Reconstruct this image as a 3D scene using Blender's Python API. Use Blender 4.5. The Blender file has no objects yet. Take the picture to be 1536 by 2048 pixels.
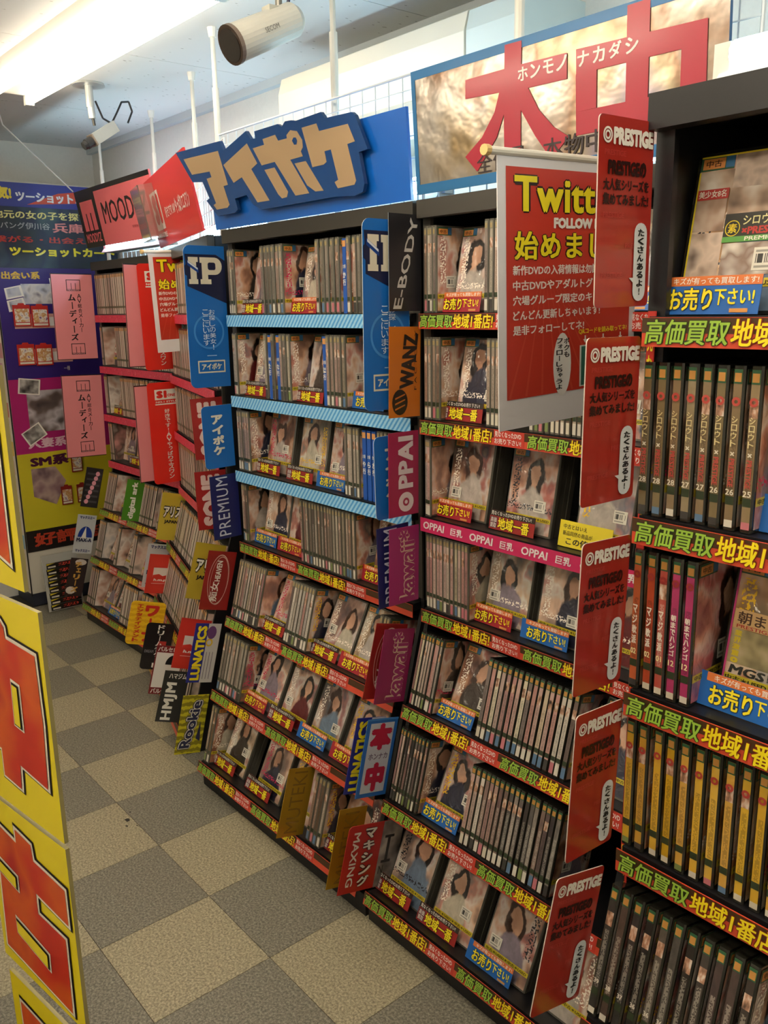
import bpy, math, random
from mathutils import Matrix, Vector
R = random.Random(7)
sc = bpy.context.scene
col = sc.collection

# ---------------------------------------------------------------- camera
cam = bpy.data.cameras.new('camera')
cam.sensor_fit = 'VERTICAL'; cam.sensor_height = 36.0
cam.lens = 36.0 * 1735.34 / 2048.0
cam.clip_start = 0.02
camo = bpy.data.objects.new('camera', cam); col.objects.link(camo)
_r = Vector((0.643, 0.766, -0.018)); _u = Vector((-0.165, 0.162, 0.973)); _f = Vector((-0.748, 0.622, -0.231))
_f.normalize(); _r = (_r - _f * _r.dot(_f)).normalized(); _u = _r.cross(_f)
camo.matrix_world = Matrix(((_r.x, _u.x, -_f.x, 2.795), (_r.y, _u.y, -_f.y, -0.928), (_r.z, _u.z, -_f.z, 1.542), (0, 0, 0, 1)))
sc.camera = camo
# ---------------------------------------------------------------- world, exposure
w = bpy.data.worlds.new('world'); sc.world = w; w.use_nodes = True
w.node_tree.nodes['Background'].inputs[0].default_value = (0.8, 0.85, 1, 1)
w.node_tree.nodes['Background'].inputs[1].default_value = 0.02
sc.view_settings.view_transform = 'Standard'; sc.view_settings.look = 'None'
sc.view_settings.gamma = 1.0; sc.view_settings.use_curve_mapping = False
sc.view_settings.exposure = 0.12
WARM = (1.0, 0.86, 0.66); COOL = (0.50, 0.82, 1.0)
CEIL_TUBE = 30.0; SHELF_TUBE = 24.0

# ---------------------------------------------------------------- materials
def lin(c):
    if isinstance(c, str):
        c = c.lstrip('#'); c = [int(c[i:i + 2], 16) / 255 for i in (0, 2, 4)]
        return tuple(x / 12.92 if x <= .04045 else ((x + .055) / 1.055) ** 2.4 for x in c)
    return tuple(c)
MATS = {}
def new_mat(name):
    m = bpy.data.materials.new(name); m.use_nodes = True
    return m, m.node_tree.nodes, m.node_tree.links, m.node_tree.nodes['Principled BSDF']
def M(c, rough=.45, metal=0.0, coat=0.0, emit=None, strength=0.0, alpha=1.0, trans=0.0):
    k = (c, rough, metal, coat, emit, strength, alpha, trans)
    if k in MATS: return MATS[k]
    m, n, l, b = new_mat('surface_' + (c.lstrip('#') if isinstance(c, str) else 'tone%d' % len(MATS)))
    b.inputs['Base Color'].default_value = (*lin(c), 1); b.inputs['Roughness'].default_value = rough
    b.inputs['Metallic'].default_value = metal; b.inputs['Coat Weight'].default_value = coat
    b.inputs['Coat Roughness'].default_value = .12
    b.inputs['Alpha'].default_value = alpha; b.inputs['Transmission Weight'].default_value = trans
    if emit is not None:
        b.inputs['Emission Color'].default_value = (*emit, 1); b.inputs['Emission Strength'].default_value = strength
    MATS[k] = m; return m
def P(c): return M(c, .42, 0, .25)          # printed, laminated card
def node(n, t, **kw):
    x = n.new(t)
    for k, v in kw.items():
        if k.startswith('i_'): x.inputs[int(k[2:])].default_value = v
        else: setattr(x, k, v)
    return x
def math_(n, l, op, a, b=None, c=None):
    x = n.new('ShaderNodeMath'); x.operation = op
    for i, v in enumerate((a, b, c)):
        if v is None: continue
        if isinstance(v, (int, float)): x.inputs[i].default_value = v
        else: l.new(v, x.inputs[i])
    return x.outputs[0]
def mix_(n, l, fac, a, b):
    x = n.new('ShaderNodeMix'); x.data_type = 'RGBA'
    for i, v in ((0, fac), (6, a), (7, b)):
        if isinstance(v, (int, float)): x.inputs[i].default_value = v
        elif isinstance(v, tuple): x.inputs[i].default_value = (*v[:3], 1)
        else: l.new(v, x.inputs[i])
    return x.outputs[2]
def ramp_(n, l, fac, stops, interp='CONSTANT'):
    x = n.new('ShaderNodeValToRGB'); e = x.color_ramp; e.interpolation = interp
    while len(e.elements) < len(stops): e.elements.new(.5)
    for el, (p, c) in zip(e.elements, stops): el.position = p; el.color = (*lin(c), 1)
    l.new(fac, x.inputs[0]); return x.outputs[0]

def speckle(name, base, dark, light, scale, rough=.55, offset=True, bump=.0):
    m, n, l, b = new_mat(name)
    tc = n.new('ShaderNodeTexCoord'); src = tc.outputs['Object']
    if offset:
        oi = n.new('ShaderNodeObjectInfo'); va = n.new('ShaderNodeVectorMath'); va.operation = 'ADD'
        sm = n.new('ShaderNodeVectorMath'); sm.operation = 'SCALE'; l.new(oi.outputs['Location'], sm.inputs[0]); sm.inputs['Scale'].default_value = 3.1
        l.new(src, va.inputs[0]); l.new(sm.outputs[0], va.inputs[1]); src = va.outputs[0]
    a = node(n, 'ShaderNodeTexNoise'); a.inputs['Scale'].default_value = scale; a.inputs['Detail'].default_value = 3; a.inputs['Roughness'].default_value = .75
    l.new(src, a.inputs['Vector'])
    c = ramp_(n, l, a.outputs['Fac'], [(.36, dark), (.5, base), (.66, light)], 'LINEAR')
    l.new(c, b.inputs['Base Color']); b.inputs['Roughness'].default_value = rough
    return m

# floor tiles: two tones of speckled vinyl
TILE_L = speckle('vinyl_tile_light', '#a39a80', '#7c7462', '#c9bfa2', 170, .42)
TILE_D = speckle('vinyl_tile_dark', '#7f7b6e', '#5d5a51', '#a5a08f', 170, .42)
def ceiling_mat():
    m, n, l, b = new_mat('mineral_board')
    tc = n.new('ShaderNodeTexCoord'); mp = n.new('ShaderNodeMapping'); mp.inputs['Scale'].default_value = (55, 22, 40)
    l.new(tc.outputs['Object'], mp.inputs[0])
    v = n.new('ShaderNodeTexVoronoi'); v.inputs['Scale'].default_value = 1.0; l.new(mp.outputs[0], v.inputs['Vector'])
    ns = n.new('ShaderNodeTexNoise'); ns.inputs['Scale'].default_value = 9; l.new(tc.outputs['Object'], ns.inputs['Vector'])
    f = math_(n, l, 'LESS_THAN', v.outputs['Distance'], .13)
    f = math_(n, l, 'MULTIPLY', f, math_(n, l, 'GREATER_THAN', ns.outputs['Fac'], .5))
    c = mix_(n, l, f, lin('#cfd0cf'), lin('#8d8c88'))
    l.new(c, b.inputs['Base Color']); b.inputs['Roughness'].default_value = .9
    return m
CEIL = ceiling_mat()
WALL = speckle('wall_paper', '#d2d2cc', '#d0d0ca', '#d4d4ce', 60, .85, False)
SHELF = M('#17171a', .38); POST = M('#3f3c37', .4, .3); BASE = M('#141416', .5)

# DVD printed sleeves: colour comes from the object's own colour and its random number
def cover_mat():
    m, n, l, b = new_mat('printed_cover')
    uv = n.new('ShaderNodeUVMap'); oi = n.new('ShaderNodeObjectInfo'); rnd = oi.outputs['Random']
    ns0 = n.new('ShaderNodeTexNoise'); ns0.noise_dimensions = '4D'; ns0.inputs['Scale'].default_value = 3.5; ns0.inputs['Detail'].default_value = 3
    l.new(uv.outputs[0], ns0.inputs['Vector']); l.new(math_(n, l, 'MULTIPLY', rnd, 77.0), ns0.inputs['W'])
    wv = n.new('ShaderNodeVectorMath'); wv.operation = 'MULTIPLY_ADD'; l.new(ns0.outputs['Color'], wv.inputs[0]); wv.inputs[1].default_value = (.34, .30, 0); l.new(uv.outputs[0], wv.inputs[2])
    sp = n.new('ShaderNodeSeparateXYZ'); l.new(wv.outputs[0], sp.inputs[0]); U, V = sp.outputs[0], sp.outputs[1]
    def r(k): return math_(n, l, 'FRACT', math_(n, l, 'MULTIPLY', rnd, k))
    bg = mix_(n, l, ns0.outputs['Fac'], oi.outputs['Color'], ramp_(n, l, r(13.7), [(0, '#8d8076'), (.2, '#c9bdb4'), (.4, '#6e5a52'), (.6, '#a9a6ad'), (.8, '#b98f86')]))
    ns2 = n.new('ShaderNodeTexNoise'); ns2.noise_dimensions = '4D'; ns2.inputs['Scale'].default_value = 1.9; ns2.inputs['Detail'].default_value = 3; ns2.inputs['Roughness'].default_value = .5
    l.new(uv.outputs[0], ns2.inputs['Vector']); l.new(math_(n, l, 'MULTIPLY_ADD', rnd, 55.0, 9.0), ns2.inputs['W'])
    bl = ramp_(n, l, ns2.outputs['Fac'], [(.30, '#33261f'), (.40, '#8c6a58'), (.47, '#e0bfa8'), (.53, '#efe8e2'), (.59, '#c98f86'), (.66, '#5c5864'), (.75, '#c9b8a2')], 'LINEAR')
    bg = mix_(n, l, .55, bg, bl)
    cx = math_(n, l, 'MULTIPLY_ADD', r(7.3), .34, .54)
    cy = math_(n, l, 'MULTIPLY_ADD', r(3.9), .16, .80)
    def ell(x0, y0, rx, ry, soft=.12):
        dx = math_(n, l, 'DIVIDE', math_(n, l, 'SUBTRACT', U, x0), rx); dy = math_(n, l, 'DIVIDE', math_(n, l, 'SUBTRACT', V, y0), ry)
        d = math_(n, l, 'ADD', math_(n, l, 'MULTIPLY', dx, dx), math_(n, l, 'MULTIPLY', dy, dy))
        x = n.new('ShaderNodeMapRange'); x.inputs[1].default_value = 1 + soft; x.inputs[2].default_value = 1 - soft; l.new(d, x.inputs[0]); return x.outputs[0]
    hair = ell(cx, math_(n, l, 'SUBTRACT', cy, .05), .21, .24)
    face = ell(cx, math_(n, l, 'SUBTRACT', cy, .02), .125, .13)
    body = ell(math_(n, l, 'ADD', cx, .02), math_(n, l, 'SUBTRACT', cy, .58), .33, .43)
    neck = ell(cx, math_(n, l, 'SUBTRACT', cy, .17), .07, .1)
    cloth = ramp_(n, l, r(29.1), [(0, '#cfc8c2'), (.2, '#3b3f55'), (.35, '#a39aa6'), (.5, '#7e3f42'), (.62, '#d9d3c5'), (.75, '#4d4640'), (.88, '#8fa0b3')])
    ns1 = n.new('ShaderNodeTexNoise'); ns1.inputs['Scale'].default_value = 9; l.new(wv.outputs[0], ns1.inputs['Vector'])
    cloth = mix_(n, l, math_(n, l, 'MULTIPLY', ns1.outputs['Fac'], .55), cloth, lin('#4a4340'))
    c = mix_(n, l, hair, bg, ramp_(n, l, r(17.3), [(0, '#2a1f1b'), (.5, '#493227'), (.8, '#1c1919')]))
    c = mix_(n, l, neck, c, lin('#c39e86')); c = mix_(n, l, body, c, cloth); c = mix_(n, l, math_(n, l, 'MULTIPLY', face, .9), c, mix_(n, l, ns2.outputs['Fac'], lin('#8f6a58'), lin('#f2d6c4')))
    # title column of small marks
    br = n.new('ShaderNodeTexNoise'); br.inputs['Scale'].default_value = 1; br.inputs['Detail'].default_value = 1
    mp = n.new('ShaderNodeMapping'); mp.inputs['Scale'].default_value = (24, 36, 1); l.new(uv.outputs[0], mp.inputs[0]); l.new(mp.outputs[0], br.inputs['Vector'])
    mark = math_(n, l, 'GREATER_THAN', br.outputs['Fac'], .53)
    sp2 = n.new('ShaderNodeSeparateXYZ'); l.new(uv.outputs[0], sp2.inputs[0])
    tx = math_(n, l, 'MULTIPLY_ADD', math_(n, l, 'GREATER_THAN', r(5.3), .5), .74, .13)
    incol = math_(n, l, 'LESS_THAN', math_(n, l, 'ABSOLUTE', math_(n, l, 'SUBTRACT', sp2.outputs[0], tx)), .075)
    inv = math_(n, l, 'LESS_THAN', math_(n, l, 'ABSOLUTE', math_(n, l, 'SUBTRACT', sp2.outputs[1], .6)), .28)
    line2 = math_(n, l, 'LESS_THAN', math_(n, l, 'ABSOLUTE', math_(n, l, 'SUBTRACT', sp2.outputs[1], .30)), .035)
    txt = math_(n, l, 'MULTIPLY', mark, math_(n, l, 'MAXIMUM', math_(n, l, 'MULTIPLY', incol, inv), math_(n, l, 'MULTIPLY', line2, math_(n, l, 'GREATER_THAN', r(41.0), .4))))
    c = mix_(n, l, txt, c, ramp_(n, l, r(11.9), [(0, '#f2ece4'), (.4, '#cf6f86'), (.55, '#efe9e2'), (.75, '#30343f'), (.88, '#e8c64a')]))
    hs = n.new('ShaderNodeHueSaturation'); hs.inputs['Saturation'].default_value = 1.2; hs.inputs['Value'].default_value = 1.15; bc = n.new('ShaderNodeGamma'); bc.inputs[1].default_value = 1.3; l.new(c, bc.inputs[0]); l.new(bc.outputs[0], hs.inputs['Color'])
    l.new(hs.outputs[0], b.inputs['Base Color'])
    b.inputs['Roughness'].default_value = .4; b.inputs['Coat Weight'].default_value = .9; b.inputs['Coat Roughness'].default_value = .06
    wr = n.new('ShaderNodeTexNoise'); wr.inputs['Scale'].default_value = 4; wr.inputs['Detail'].default_value = 2; wr.inputs['Distortion'].default_value = 1.2
    l.new(wv.outputs[0], wr.inputs['Vector'])
    bp = n.new('ShaderNodeBump'); bp.inputs['Strength'].default_value = .5; bp.inputs['Distance'].default_value = .02; l.new(wr.outputs['Fac'], bp.inputs['Height'])
    l.new(bp.outputs[0], b.inputs['Coat Normal'])
    return m
def spine_mat():
    m, n, l, b = new_mat('printed_spine')
    uv = n.new('ShaderNodeUVMap'); oi = n.new('ShaderNodeObjectInfo'); rnd = oi.outputs['Random']
    def r(k): return math_(n, l, 'FRACT', math_(n, l, 'MULTIPLY', rnd, k))
    sp = n.new('ShaderNodeSeparateXYZ'); l.new(uv.outputs[0], sp.inputs[0]); U, V = sp.outputs[0], sp.outputs[1]
    ns = n.new('ShaderNodeTexNoise'); ns.noise_dimensions = '4D'; ns.inputs['Scale'].default_value = 1; ns.inputs['Detail'].default_value = 4
    mp = n.new('ShaderNodeMapping'); mp.inputs['Scale'].default_value = (1.5, 11, 1); l.new(uv.outputs[0], mp.inputs[0]); l.new(mp.outputs[0], ns.inputs['Vector'])
    l.new(math_(n, l, 'MULTIPLY', rnd, 91.0), ns.inputs['W'])
    second = ramp_(n, l, r(9.7), [(0, '#d8cfc4'), (.22, '#54473f'), (.4, '#b58f8a'), (.55, '#8d8a86'), (.7, '#c7a79a'), (.85, '#35313a')])
    c = mix_(n, l, math_(n, l, 'MULTIPLY', ns.outputs['Fac'], oi.outputs['Alpha']), oi.outputs['Color'], second)
    # small picture near the top and a block at the foot
    top = math_(n, l, 'LESS_THAN', math_(n, l, 'ABSOLUTE', math_(n, l, 'SUBTRACT', V, .76)), .055)
    c = mix_(n, l, math_(n, l, 'MULTIPLY', top, math_(n, l, 'GREATER_THAN', r(3.3), .35)), c, ramp_(n, l, ns.outputs['Fac'], [(.3, '#3a2922'), (.5, '#c49c84'), (.62, '#e2d6cc')], 'LINEAR'))
    bot = math_(n, l, 'LESS_THAN', V, math_(n, l, 'MULTIPLY', oi.outputs['Alpha'], .17))
    c = mix_(n, l, bot, c, ramp_(n, l, r(23.1), [(0, '#ded8cd'), (.3, '#4f4b49'), (.5, '#c9848d'), (.65, '#d9d2c2'), (.8, '#8c9a66'), (.9, '#6d8aa8')]))
    # title marks down the middle
    vo = n.new('ShaderNodeTexVoronoi'); vo.distance = 'CHEBYCHEV'; vo.inputs['Scale'].default_value = 1
    mp2 = n.new('ShaderNodeMapping'); mp2.inputs['Scale'].default_value = (5, 64, 1); l.new(uv.outputs[0], mp2.inputs[0])
    ad = n.new('ShaderNodeVectorMath'); ad.operation = 'ADD'; cb = n.new('ShaderNodeCombineXYZ'); l.new(math_(n, l, 'MULTIPLY', rnd, 50.0), cb.inputs[1]); l.new(mp2.outputs[0], ad.inputs[0]); l.new(cb.outputs[0], ad.inputs[1]); l.new(ad.outputs[0], vo.inputs['Vector'])
    mk = math_(n, l, 'GREATER_THAN', vo.outputs['Distance'], .34)
    mid = math_(n, l, 'LESS_THAN', math_(n, l, 'ABSOLUTE', math_(n, l, 'SUBTRACT', U, .5)), .3)
    rng = math_(n, l, 'LESS_THAN', math_(n, l, 'ABSOLUTE', math_(n, l, 'SUBTRACT', V, .44)), .23)
    txt = math_(n, l, 'MULTIPLY', math_(n, l, 'MULTIPLY', mk, mid), rng)
    bw = n.new('ShaderNodeRGBToBW'); l.new(oi.outputs['Color'], bw.inputs[0])
    ink = mix_(n, l, math_(n, l, 'GREATER_THAN', bw.outputs[0], .16), lin('#e9e2d6'), lin('#2d2522'))
    c = mix_(n, l, math_(n, l, 'MULTIPLY', txt, .32), c, ink)
    gm = n.new('ShaderNodeGamma'); gm.inputs[1].default_value = 1.25; l.new(c, gm.inputs[0]); c = gm.outputs[0]
    l.new(c, b.inputs['Base Color']); b.inputs['Roughness'].default_value = .45; b.inputs['Coat Weight'].default_value = .8; b.inputs['Coat Roughness'].default_value = .1
    return m
COVER = cover_mat(); SPINE = spine_mat()
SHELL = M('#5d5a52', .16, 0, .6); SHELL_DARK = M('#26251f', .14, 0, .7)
def barcode_mat():
    m, n, l, b = new_mat('price_sticker_print')
    uv = n.new('ShaderNodeUVMap'); sp = n.new('ShaderNodeSeparateXYZ'); l.new(uv.outputs[0], sp.inputs[0])
    wn = n.new('ShaderNodeTexWhiteNoise'); wn.noise_dimensions = '1D'
    l.new(math_(n, l, 'FLOOR', math_(n, l, 'MULTIPLY', sp.outputs[0], 30.0)), wn.inputs['W'])
    bar = math_(n, l, 'GREATER_THAN', wn.outputs['Value'], .5)
    inb = math_(n, l, 'MULTIPLY', math_(n, l, 'LESS_THAN', math_(n, l, 'ABSOLUTE', math_(n, l, 'SUBTRACT', sp.outputs[1], .52)), .2), math_(n, l, 'LESS_THAN', math_(n, l, 'ABSOLUTE', math_(n, l, 'SUBTRACT', sp.outputs[0], .5)), .4))
    ln = math_(n, l, 'MULTIPLY', math_(n, l, 'LESS_THAN', math_(n, l, 'ABSOLUTE', math_(n, l, 'SUBTRACT', math_(n, l, 'ABSOLUTE', math_(n, l, 'SUBTRACT', sp.outputs[1], .5)), .34)), .05), math_(n, l, 'LESS_THAN', math_(n, l, 'ABSOLUTE', math_(n, l, 'SUBTRACT', sp.outputs[0], .42)), .34))
    f = math_(n, l, 'MAXIMUM', math_(n, l, 'MULTIPLY', bar, inb), math_(n, l, 'MULTIPLY', ln, .6))
    l.new(mix_(n, l, f, lin('#dcd8cc'), lin('#3c3a38')), b.inputs['Base Color']); b.inputs['Roughness'].default_value = .5
    return m
STICKER = barcode_mat()
def photo_mat(name, tones, scale=3.0, seed=0.0):
    """soft blurred print: large patches of a few tones"""
    m, n, l, b = new_mat(name)
    tc = n.new('ShaderNodeTexCoord'); ns = n.new('ShaderNodeTexNoise'); ns.noise_dimensions = '4D'; ns.inputs['W'].default_value = seed
    ns.inputs['Scale'].default_value = scale; ns.inputs['Detail'].default_value = 2; l.new(tc.outputs['Object'], ns.inputs['Vector'])
    k = len(tones); st = [(.3 + .4 * i / max(1, k - 1), t) for i, t in enumerate(tones)]
    l.new(ramp_(n, l, ns.outputs['Fac'], st, 'LINEAR'), b.inputs['Base Color']); b.inputs['Roughness'].default_value = .4
    return m
def stripe_mat(name, a, bcol, freq, ang, rough=.4):
    m, n, l, b = new_mat(name)
    tc = n.new('ShaderNodeTexCoord'); wv = n.new('ShaderNodeTexWave'); wv.inputs['Scale'].default_value = freq; wv.bands_direction = 'X'
    mp = n.new('ShaderNodeMapping'); mp.inputs['Rotation'].default_value = (0, 0, ang); l.new(tc.outputs['Object'], mp.inputs[0]); l.new(mp.outputs[0], wv.inputs['Vector'])
    wv.inputs['Distortion'].default_value = .6; wv.inputs['Detail Scale'].default_value = 8
    l.new(ramp_(n, l, wv.outputs['Fac'], [(.3, a), (.6, bcol)], 'LINEAR'), b.inputs['Base Color']); b.inputs['Roughness'].default_value = rough
    return m
BLUE_STRIP = stripe_mat('blue_stripe_print', '#4e9fe0', '#9fd4f5', 26, .7)
RED_STRIP = photo_mat('red_foil_print', ['#b31a35', '#e2415c', '#c92a48', '#ef7a8a'], 60)
def holo_mat():
    m, n, l, b = new_mat('holographic_foil')
    tc = n.new('ShaderNodeTexCoord'); mp = n.new('ShaderNodeMapping'); mp.inputs['Scale'].default_value = (1.3, 1, 16); l.new(tc.outputs['Object'], mp.inputs[0])
    ns = n.new('ShaderNodeTexNoise'); ns.inputs['Scale'].default_value = 2.2; ns.inputs['Detail'].default_value = 4; l.new(mp.outputs[0], ns.inputs['Vector'])
    c = ramp_(n, l, ns.outputs['Fac'], [(.26, '#77789a'), (.36, '#a8906a'), (.44, '#b9b2aa'), (.5, '#8a6f5c'), (.55, '#b8a98e'), (.6, '#9a8f9c'), (.66, '#b39468'), (.74, '#5a66a8')], 'LINEAR')
    l.new(c, b.inputs['Base Color']); b.inputs['Metallic'].default_value = .8; b.inputs['Roughness'].default_value = .24
    n2 = n.new('ShaderNodeTexNoise'); n2.inputs['Scale'].default_value = 14; n2.inputs['Detail'].default_value = 3; l.new(tc.outputs['Object'], n2.inputs['Vector'])
    bp = n.new('ShaderNodeBump'); bp.inputs['Strength'].default_value = .25; bp.inputs['Distance'].default_value = .01; l.new(n2.outputs['Fac'], bp.inputs['Height']); l.new(bp.outputs[0], b.inputs['Normal'])
    return m
HOLO = holo_mat()

# ---------------------------------------------------------------- mesh helpers
class MB:
    def __init__(s): s.v = []; s.f = []; s.m = []; s.mats = []; s.uv = {}
    def mi(s, m):
        if m not in s.mats: s.mats.append(m)
        return s.mats.index(m)
    def face(s, pts, m, uv=None):
        i = len(s.v); s.v += [tuple(p) for p in pts]; s.f.append(tuple(range(i, i + len(pts)))); s.m.append(s.mi(m))
        if uv: s.uv[len(s.f) - 1] = uv
    def box(s, a, b, m):
        x0, y0, z0 = a; x1, y1, z1 = b; i = len(s.v)
        s.v += [(x, y, z) for x in (x0, x1) for y in (y0, y1) for z in (z0, z1)]
        for q in ((0, 1, 3, 2), (4, 6, 7, 5), (0, 4, 5, 1), (2, 3, 7, 6), (0, 2, 6, 4), (1, 5, 7, 3)):
            s.f.append(tuple(i + k for k in q)); s.m.append(s.mi(m))
    def prism(s, poly, n0, n1, top, side=None, M4=None):
        """polygon in (u,v) pushed from n0 to n1 along n; local coordinates (u,v,n)"""
        a = sum(poly[i][0] * poly[(i + 1) % len(poly)][1] - poly[(i + 1) % len(poly)][0] * poly[i][1] for i in range(len(poly)))
        if a < 0: poly = poly[::-1]
        k = len(poly); i = len(s.v); side = side or top
        pts = [Vector((x, y, n1)) for x, y in poly] + [Vector((x, y, n0)) for x, y in poly]
        if M4 is not None: pts = [M4 @ p for p in pts]
        s.v += [tuple(p) for p in pts]
        s.f.append(tuple(range(i, i + k))); s.m.append(s.mi(top))
        if n1 != n0:
            s.f.append(tuple(range(i + 2 * k - 1, i + k - 1, -1))); s.m.append(s.mi(side))
            for j in range(k):
                q = (j + 1) % k; s.f.append((i + j, i + k + j, i + k + q, i + q)); s.m.append(s.mi(side))
    def cyl(s, p0, p1, r0, r1, m, n=10, cap0=None, cap1=None):
        p0 = Vector(p0); p1 = Vector(p1); d = (p1 - p0).normalized()
        a = d.orthogonal().normalized(); b = d.cross(a); i = len(s.v)
        for p, r in ((p0, r0), (p1, r1)):
            for k in range(n):
                t = 2 * math.pi * k / n; s.v.append(tuple(p + (a * math.cos(t) + b * math.sin(t)) * r))
        for k in range(n):
            q = (k + 1) % n; s.f.append((i + k, i + q, i + n + q, i + n + k)); s.m.append(s.mi(m))
        s.f.append(tuple(range(i + n - 1, i - 1, -1))); s.m.append(s.mi(cap0 or m))
        s.f.append(tuple(range(i + n, i + 2 * n))); s.m.append(s.mi(cap1 or m))
    def tube(s, pts, r, m, n=6):
        for a, b in zip(pts, pts[1:]): s.cyl(a, b, r, r, m, n)
    def mesh(s, name):
        me = bpy.data.meshes.new(name); me.from_pydata(s.v, [], s.f)
        for m in s.mats: me.materials.append(m)
        me.polygons.foreach_set('material_index', s.m)
        if s.uv:
            ul = me.uv_layers.new(name='UVMap')
            for fi, uv in s.uv.items():
                for li, c in zip(me.polygons[fi].loop_indices, uv): ul.data[li].uv = c
        me.update(); return me
def link(name, data, parent=None, mat4=None):
    o = bpy.data.objects.new(name, data); col.objects.link(o)
    if parent is not None: o.parent = parent
    if mat4 is not None: o.matrix_local = mat4
    return o
def obj(name, mb, parent=None, mat4=None): return link(name, mb.mesh(name), parent, mat4)
def tag(o, label=None, cat=None, group=None, kind=None):
    if label: o['label'] = label
    if cat: o['category'] = cat
    if group: o['group'] = group
    if kind: o['kind'] = kind
    return o
def empty(name, mat4=None): return link(name, None, None, mat4)
def T(x, y, z): return Matrix.Translation((x, y, z))
def RX(d): return Matrix.Rotation(math.radians(d), 4, 'X')
def RZ(d): return Matrix.Rotation(math.radians(d), 4, 'Z')
def basis(o, u, v):
    u = Vector(u).normalized(); v = Vector(v); v = (v - u * v.dot(u)).normalized(); n = u.cross(v)
    return Matrix(((u.x, v.x, n.x, o[0]), (u.y, v.y, n.y, o[1]), (u.z, v.z, n.z, o[2]), (0, 0, 0, 1)))

# lettering: glyph outlines as flat meshes
_tc = bpy.data.curves.new('lettering_source', 'FONT'); _tc.resolution_u = 2; _to = bpy.data.objects.new('lettering_source', _tc)
_ts = bpy.data.scenes.new('lettering_scratch'); _ts.collection.objects.link(_to)
GL = {}
def glyphs(s, bold=.0, space=1.0):
    k = (s, bold, space)
    if k not in GL:
        _tc.body = s; _tc.offset = bold; _tc.space_character = space
        with bpy.context.temp_override(scene=_ts, view_layer=_ts.view_layers[0]):
            dg = bpy.context.evaluated_depsgraph_get(); dg.update()
            me = bpy.data.meshes.new_from_object(_to.evaluated_get(dg))
        vs = [(v.co.x, v.co.y) for v in me.vertices]; fs = [tuple(p.vertices) for p in me.polygons]
        bpy.data.meshes.remove(me)
        xs = [v[0] for v in vs] or [0, 1]; ys = [v[1] for v in vs] or [0, 1]
        GL[k] = (vs, fs, min(xs), max(xs), min(ys), max(ys))
    return GL[k]
def put(mb, s, box, n, m, bold=.0, rot=0, shear=0., space=1.0, pad=0.):
    """fit the text s into box (u0,v0,u1,v1) on the plane at height n; rot 90 reads upward, -90 downward"""
    vs, fs, x0, x1, y0, y1 = glyphs(s, 0, space); u0, v0, u1, v1 = box
    k = mb.mi(m); B = bold * .9 + pad * 22
    if B < .008: sh = [(0, 0)]
    elif B < .05: sh = [(-B, -B * .6), (B, -B * .6), (-B, B * .6), (B, B * .6)]
    else: sh = [(-B, -B * .5), (B, -B * .5), (-B, B * .5), (B, B * .5), (-B * .4, B), (B * .4, B), (-B * .4, -B), (B * .4, -B), (0, 0)]
    e = bold * .9; x0 -= e; x1 += e; y0 -= e; y1 += e
    for dx, dy in sh:
        i = len(mb.v); n += 3e-5
        for x, y in vs:
            a = (x + dx - x0) / (x1 - x0 or 1); b = (y + dy - y0) / (y1 - y0 or 1)
            if rot == 90: a, b = 1 - b, a
            elif rot == -90: a, b = b, 1 - a
            mb.v.append((u0 + a * (u1 - u0) + shear * b * (v1 - v0), v0 + b * (v1 - v0), n))
        for f in fs: mb.f.append(tuple(i + q for q in f)); mb.m.append(k)
THIN = {'ー': 1, '-': 1, '〜': 1}
SMALL = set('ッャュョァィゥェォっゃゅょ')
def vert(mb, s, box, n, m, bold=.0, pad=0.):
    """vertical writing: characters stacked from the top of the box"""
    u0, v0, u1, v1 = box; h = (v1 - v0) / len(s)
    for k, ch in enumerate(s):
        t = v1 - k * h; g = h * .06
        if ch == ' ': continue
        if ch in THIN: put(mb, ch, (u0 + (u1 - u0) * .42, t - h + g, u0 + (u1 - u0) * .58, t - g), n, m, bold, -90, pad=pad)
        elif ch in '!！': put(mb, '!', (u0 + (u1 - u0) * .42, t - h + g, u0 + (u1 - u0) * .58, t - g), n, m, bold, pad=pad)
        elif ch in SMALL: put(mb, ch, (u0 + (u1 - u0) * .3, t - h * .8, u1, t - g), n, m, bold, pad=pad)
        else: put(mb, ch, (u0, t - h + g, u1, t - g), n, m, bold, pad=pad)
def circle(cx, cy, rx, ry=None, n=24, a0=0, a1=360):
    ry = ry or rx
    return [(cx + rx * math.cos(math.radians(a0 + (a1 - a0) * k / n)), cy + ry * math.sin(math.radians(a0 + (a1 - a0) * k / n))) for k in range(n if a1 - a0 == 360 else n + 1)]
def ring(mb, cx, cy, r0, r1, n, m, k=28, ry=1.0):
    a = circle(cx, cy, r1, r1 * ry, k); b = circle(cx, cy, r0, r0 * ry, k)
    for i in range(k):
        j = (i + 1) % k; mb.face([(*b[i], n), (*a[i], n), (*a[j], n), (*b[j], n)], m)
_lay = [0]
def lift(n): _lay[0] = (_lay[0] + 1) % 9; return n + _lay[0] * 3e-5
def rect(mb, u0, v0, u1, v1, n, m):
    n = lift(n); mb.face([(u0, v0, n), (u1, v0, n), (u1, v1, n), (u0, v1, n)], m)
def flat(mb, poly, n, m): n = lift(n); mb.prism(poly, n, n, m)
def rrect(u0, v0, u1, v1, r, corners='abcd', k=4):
    out = []
    for c, (cx, cy, a) in zip('abcd', ((u0 + r, v0 + r, 180), (u1 - r, v0 + r, 270), (u1 - r, v1 - r, 0), (u0 + r, v1 - r, 90))):
        if c in corners: out += circle(cx, cy, r, r, k, a, a + 90)
        else: out.append(((u0, v0), (u1, v0), (u1, v1), (u0, v1))['abcd'.index(c)])
    return out
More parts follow.
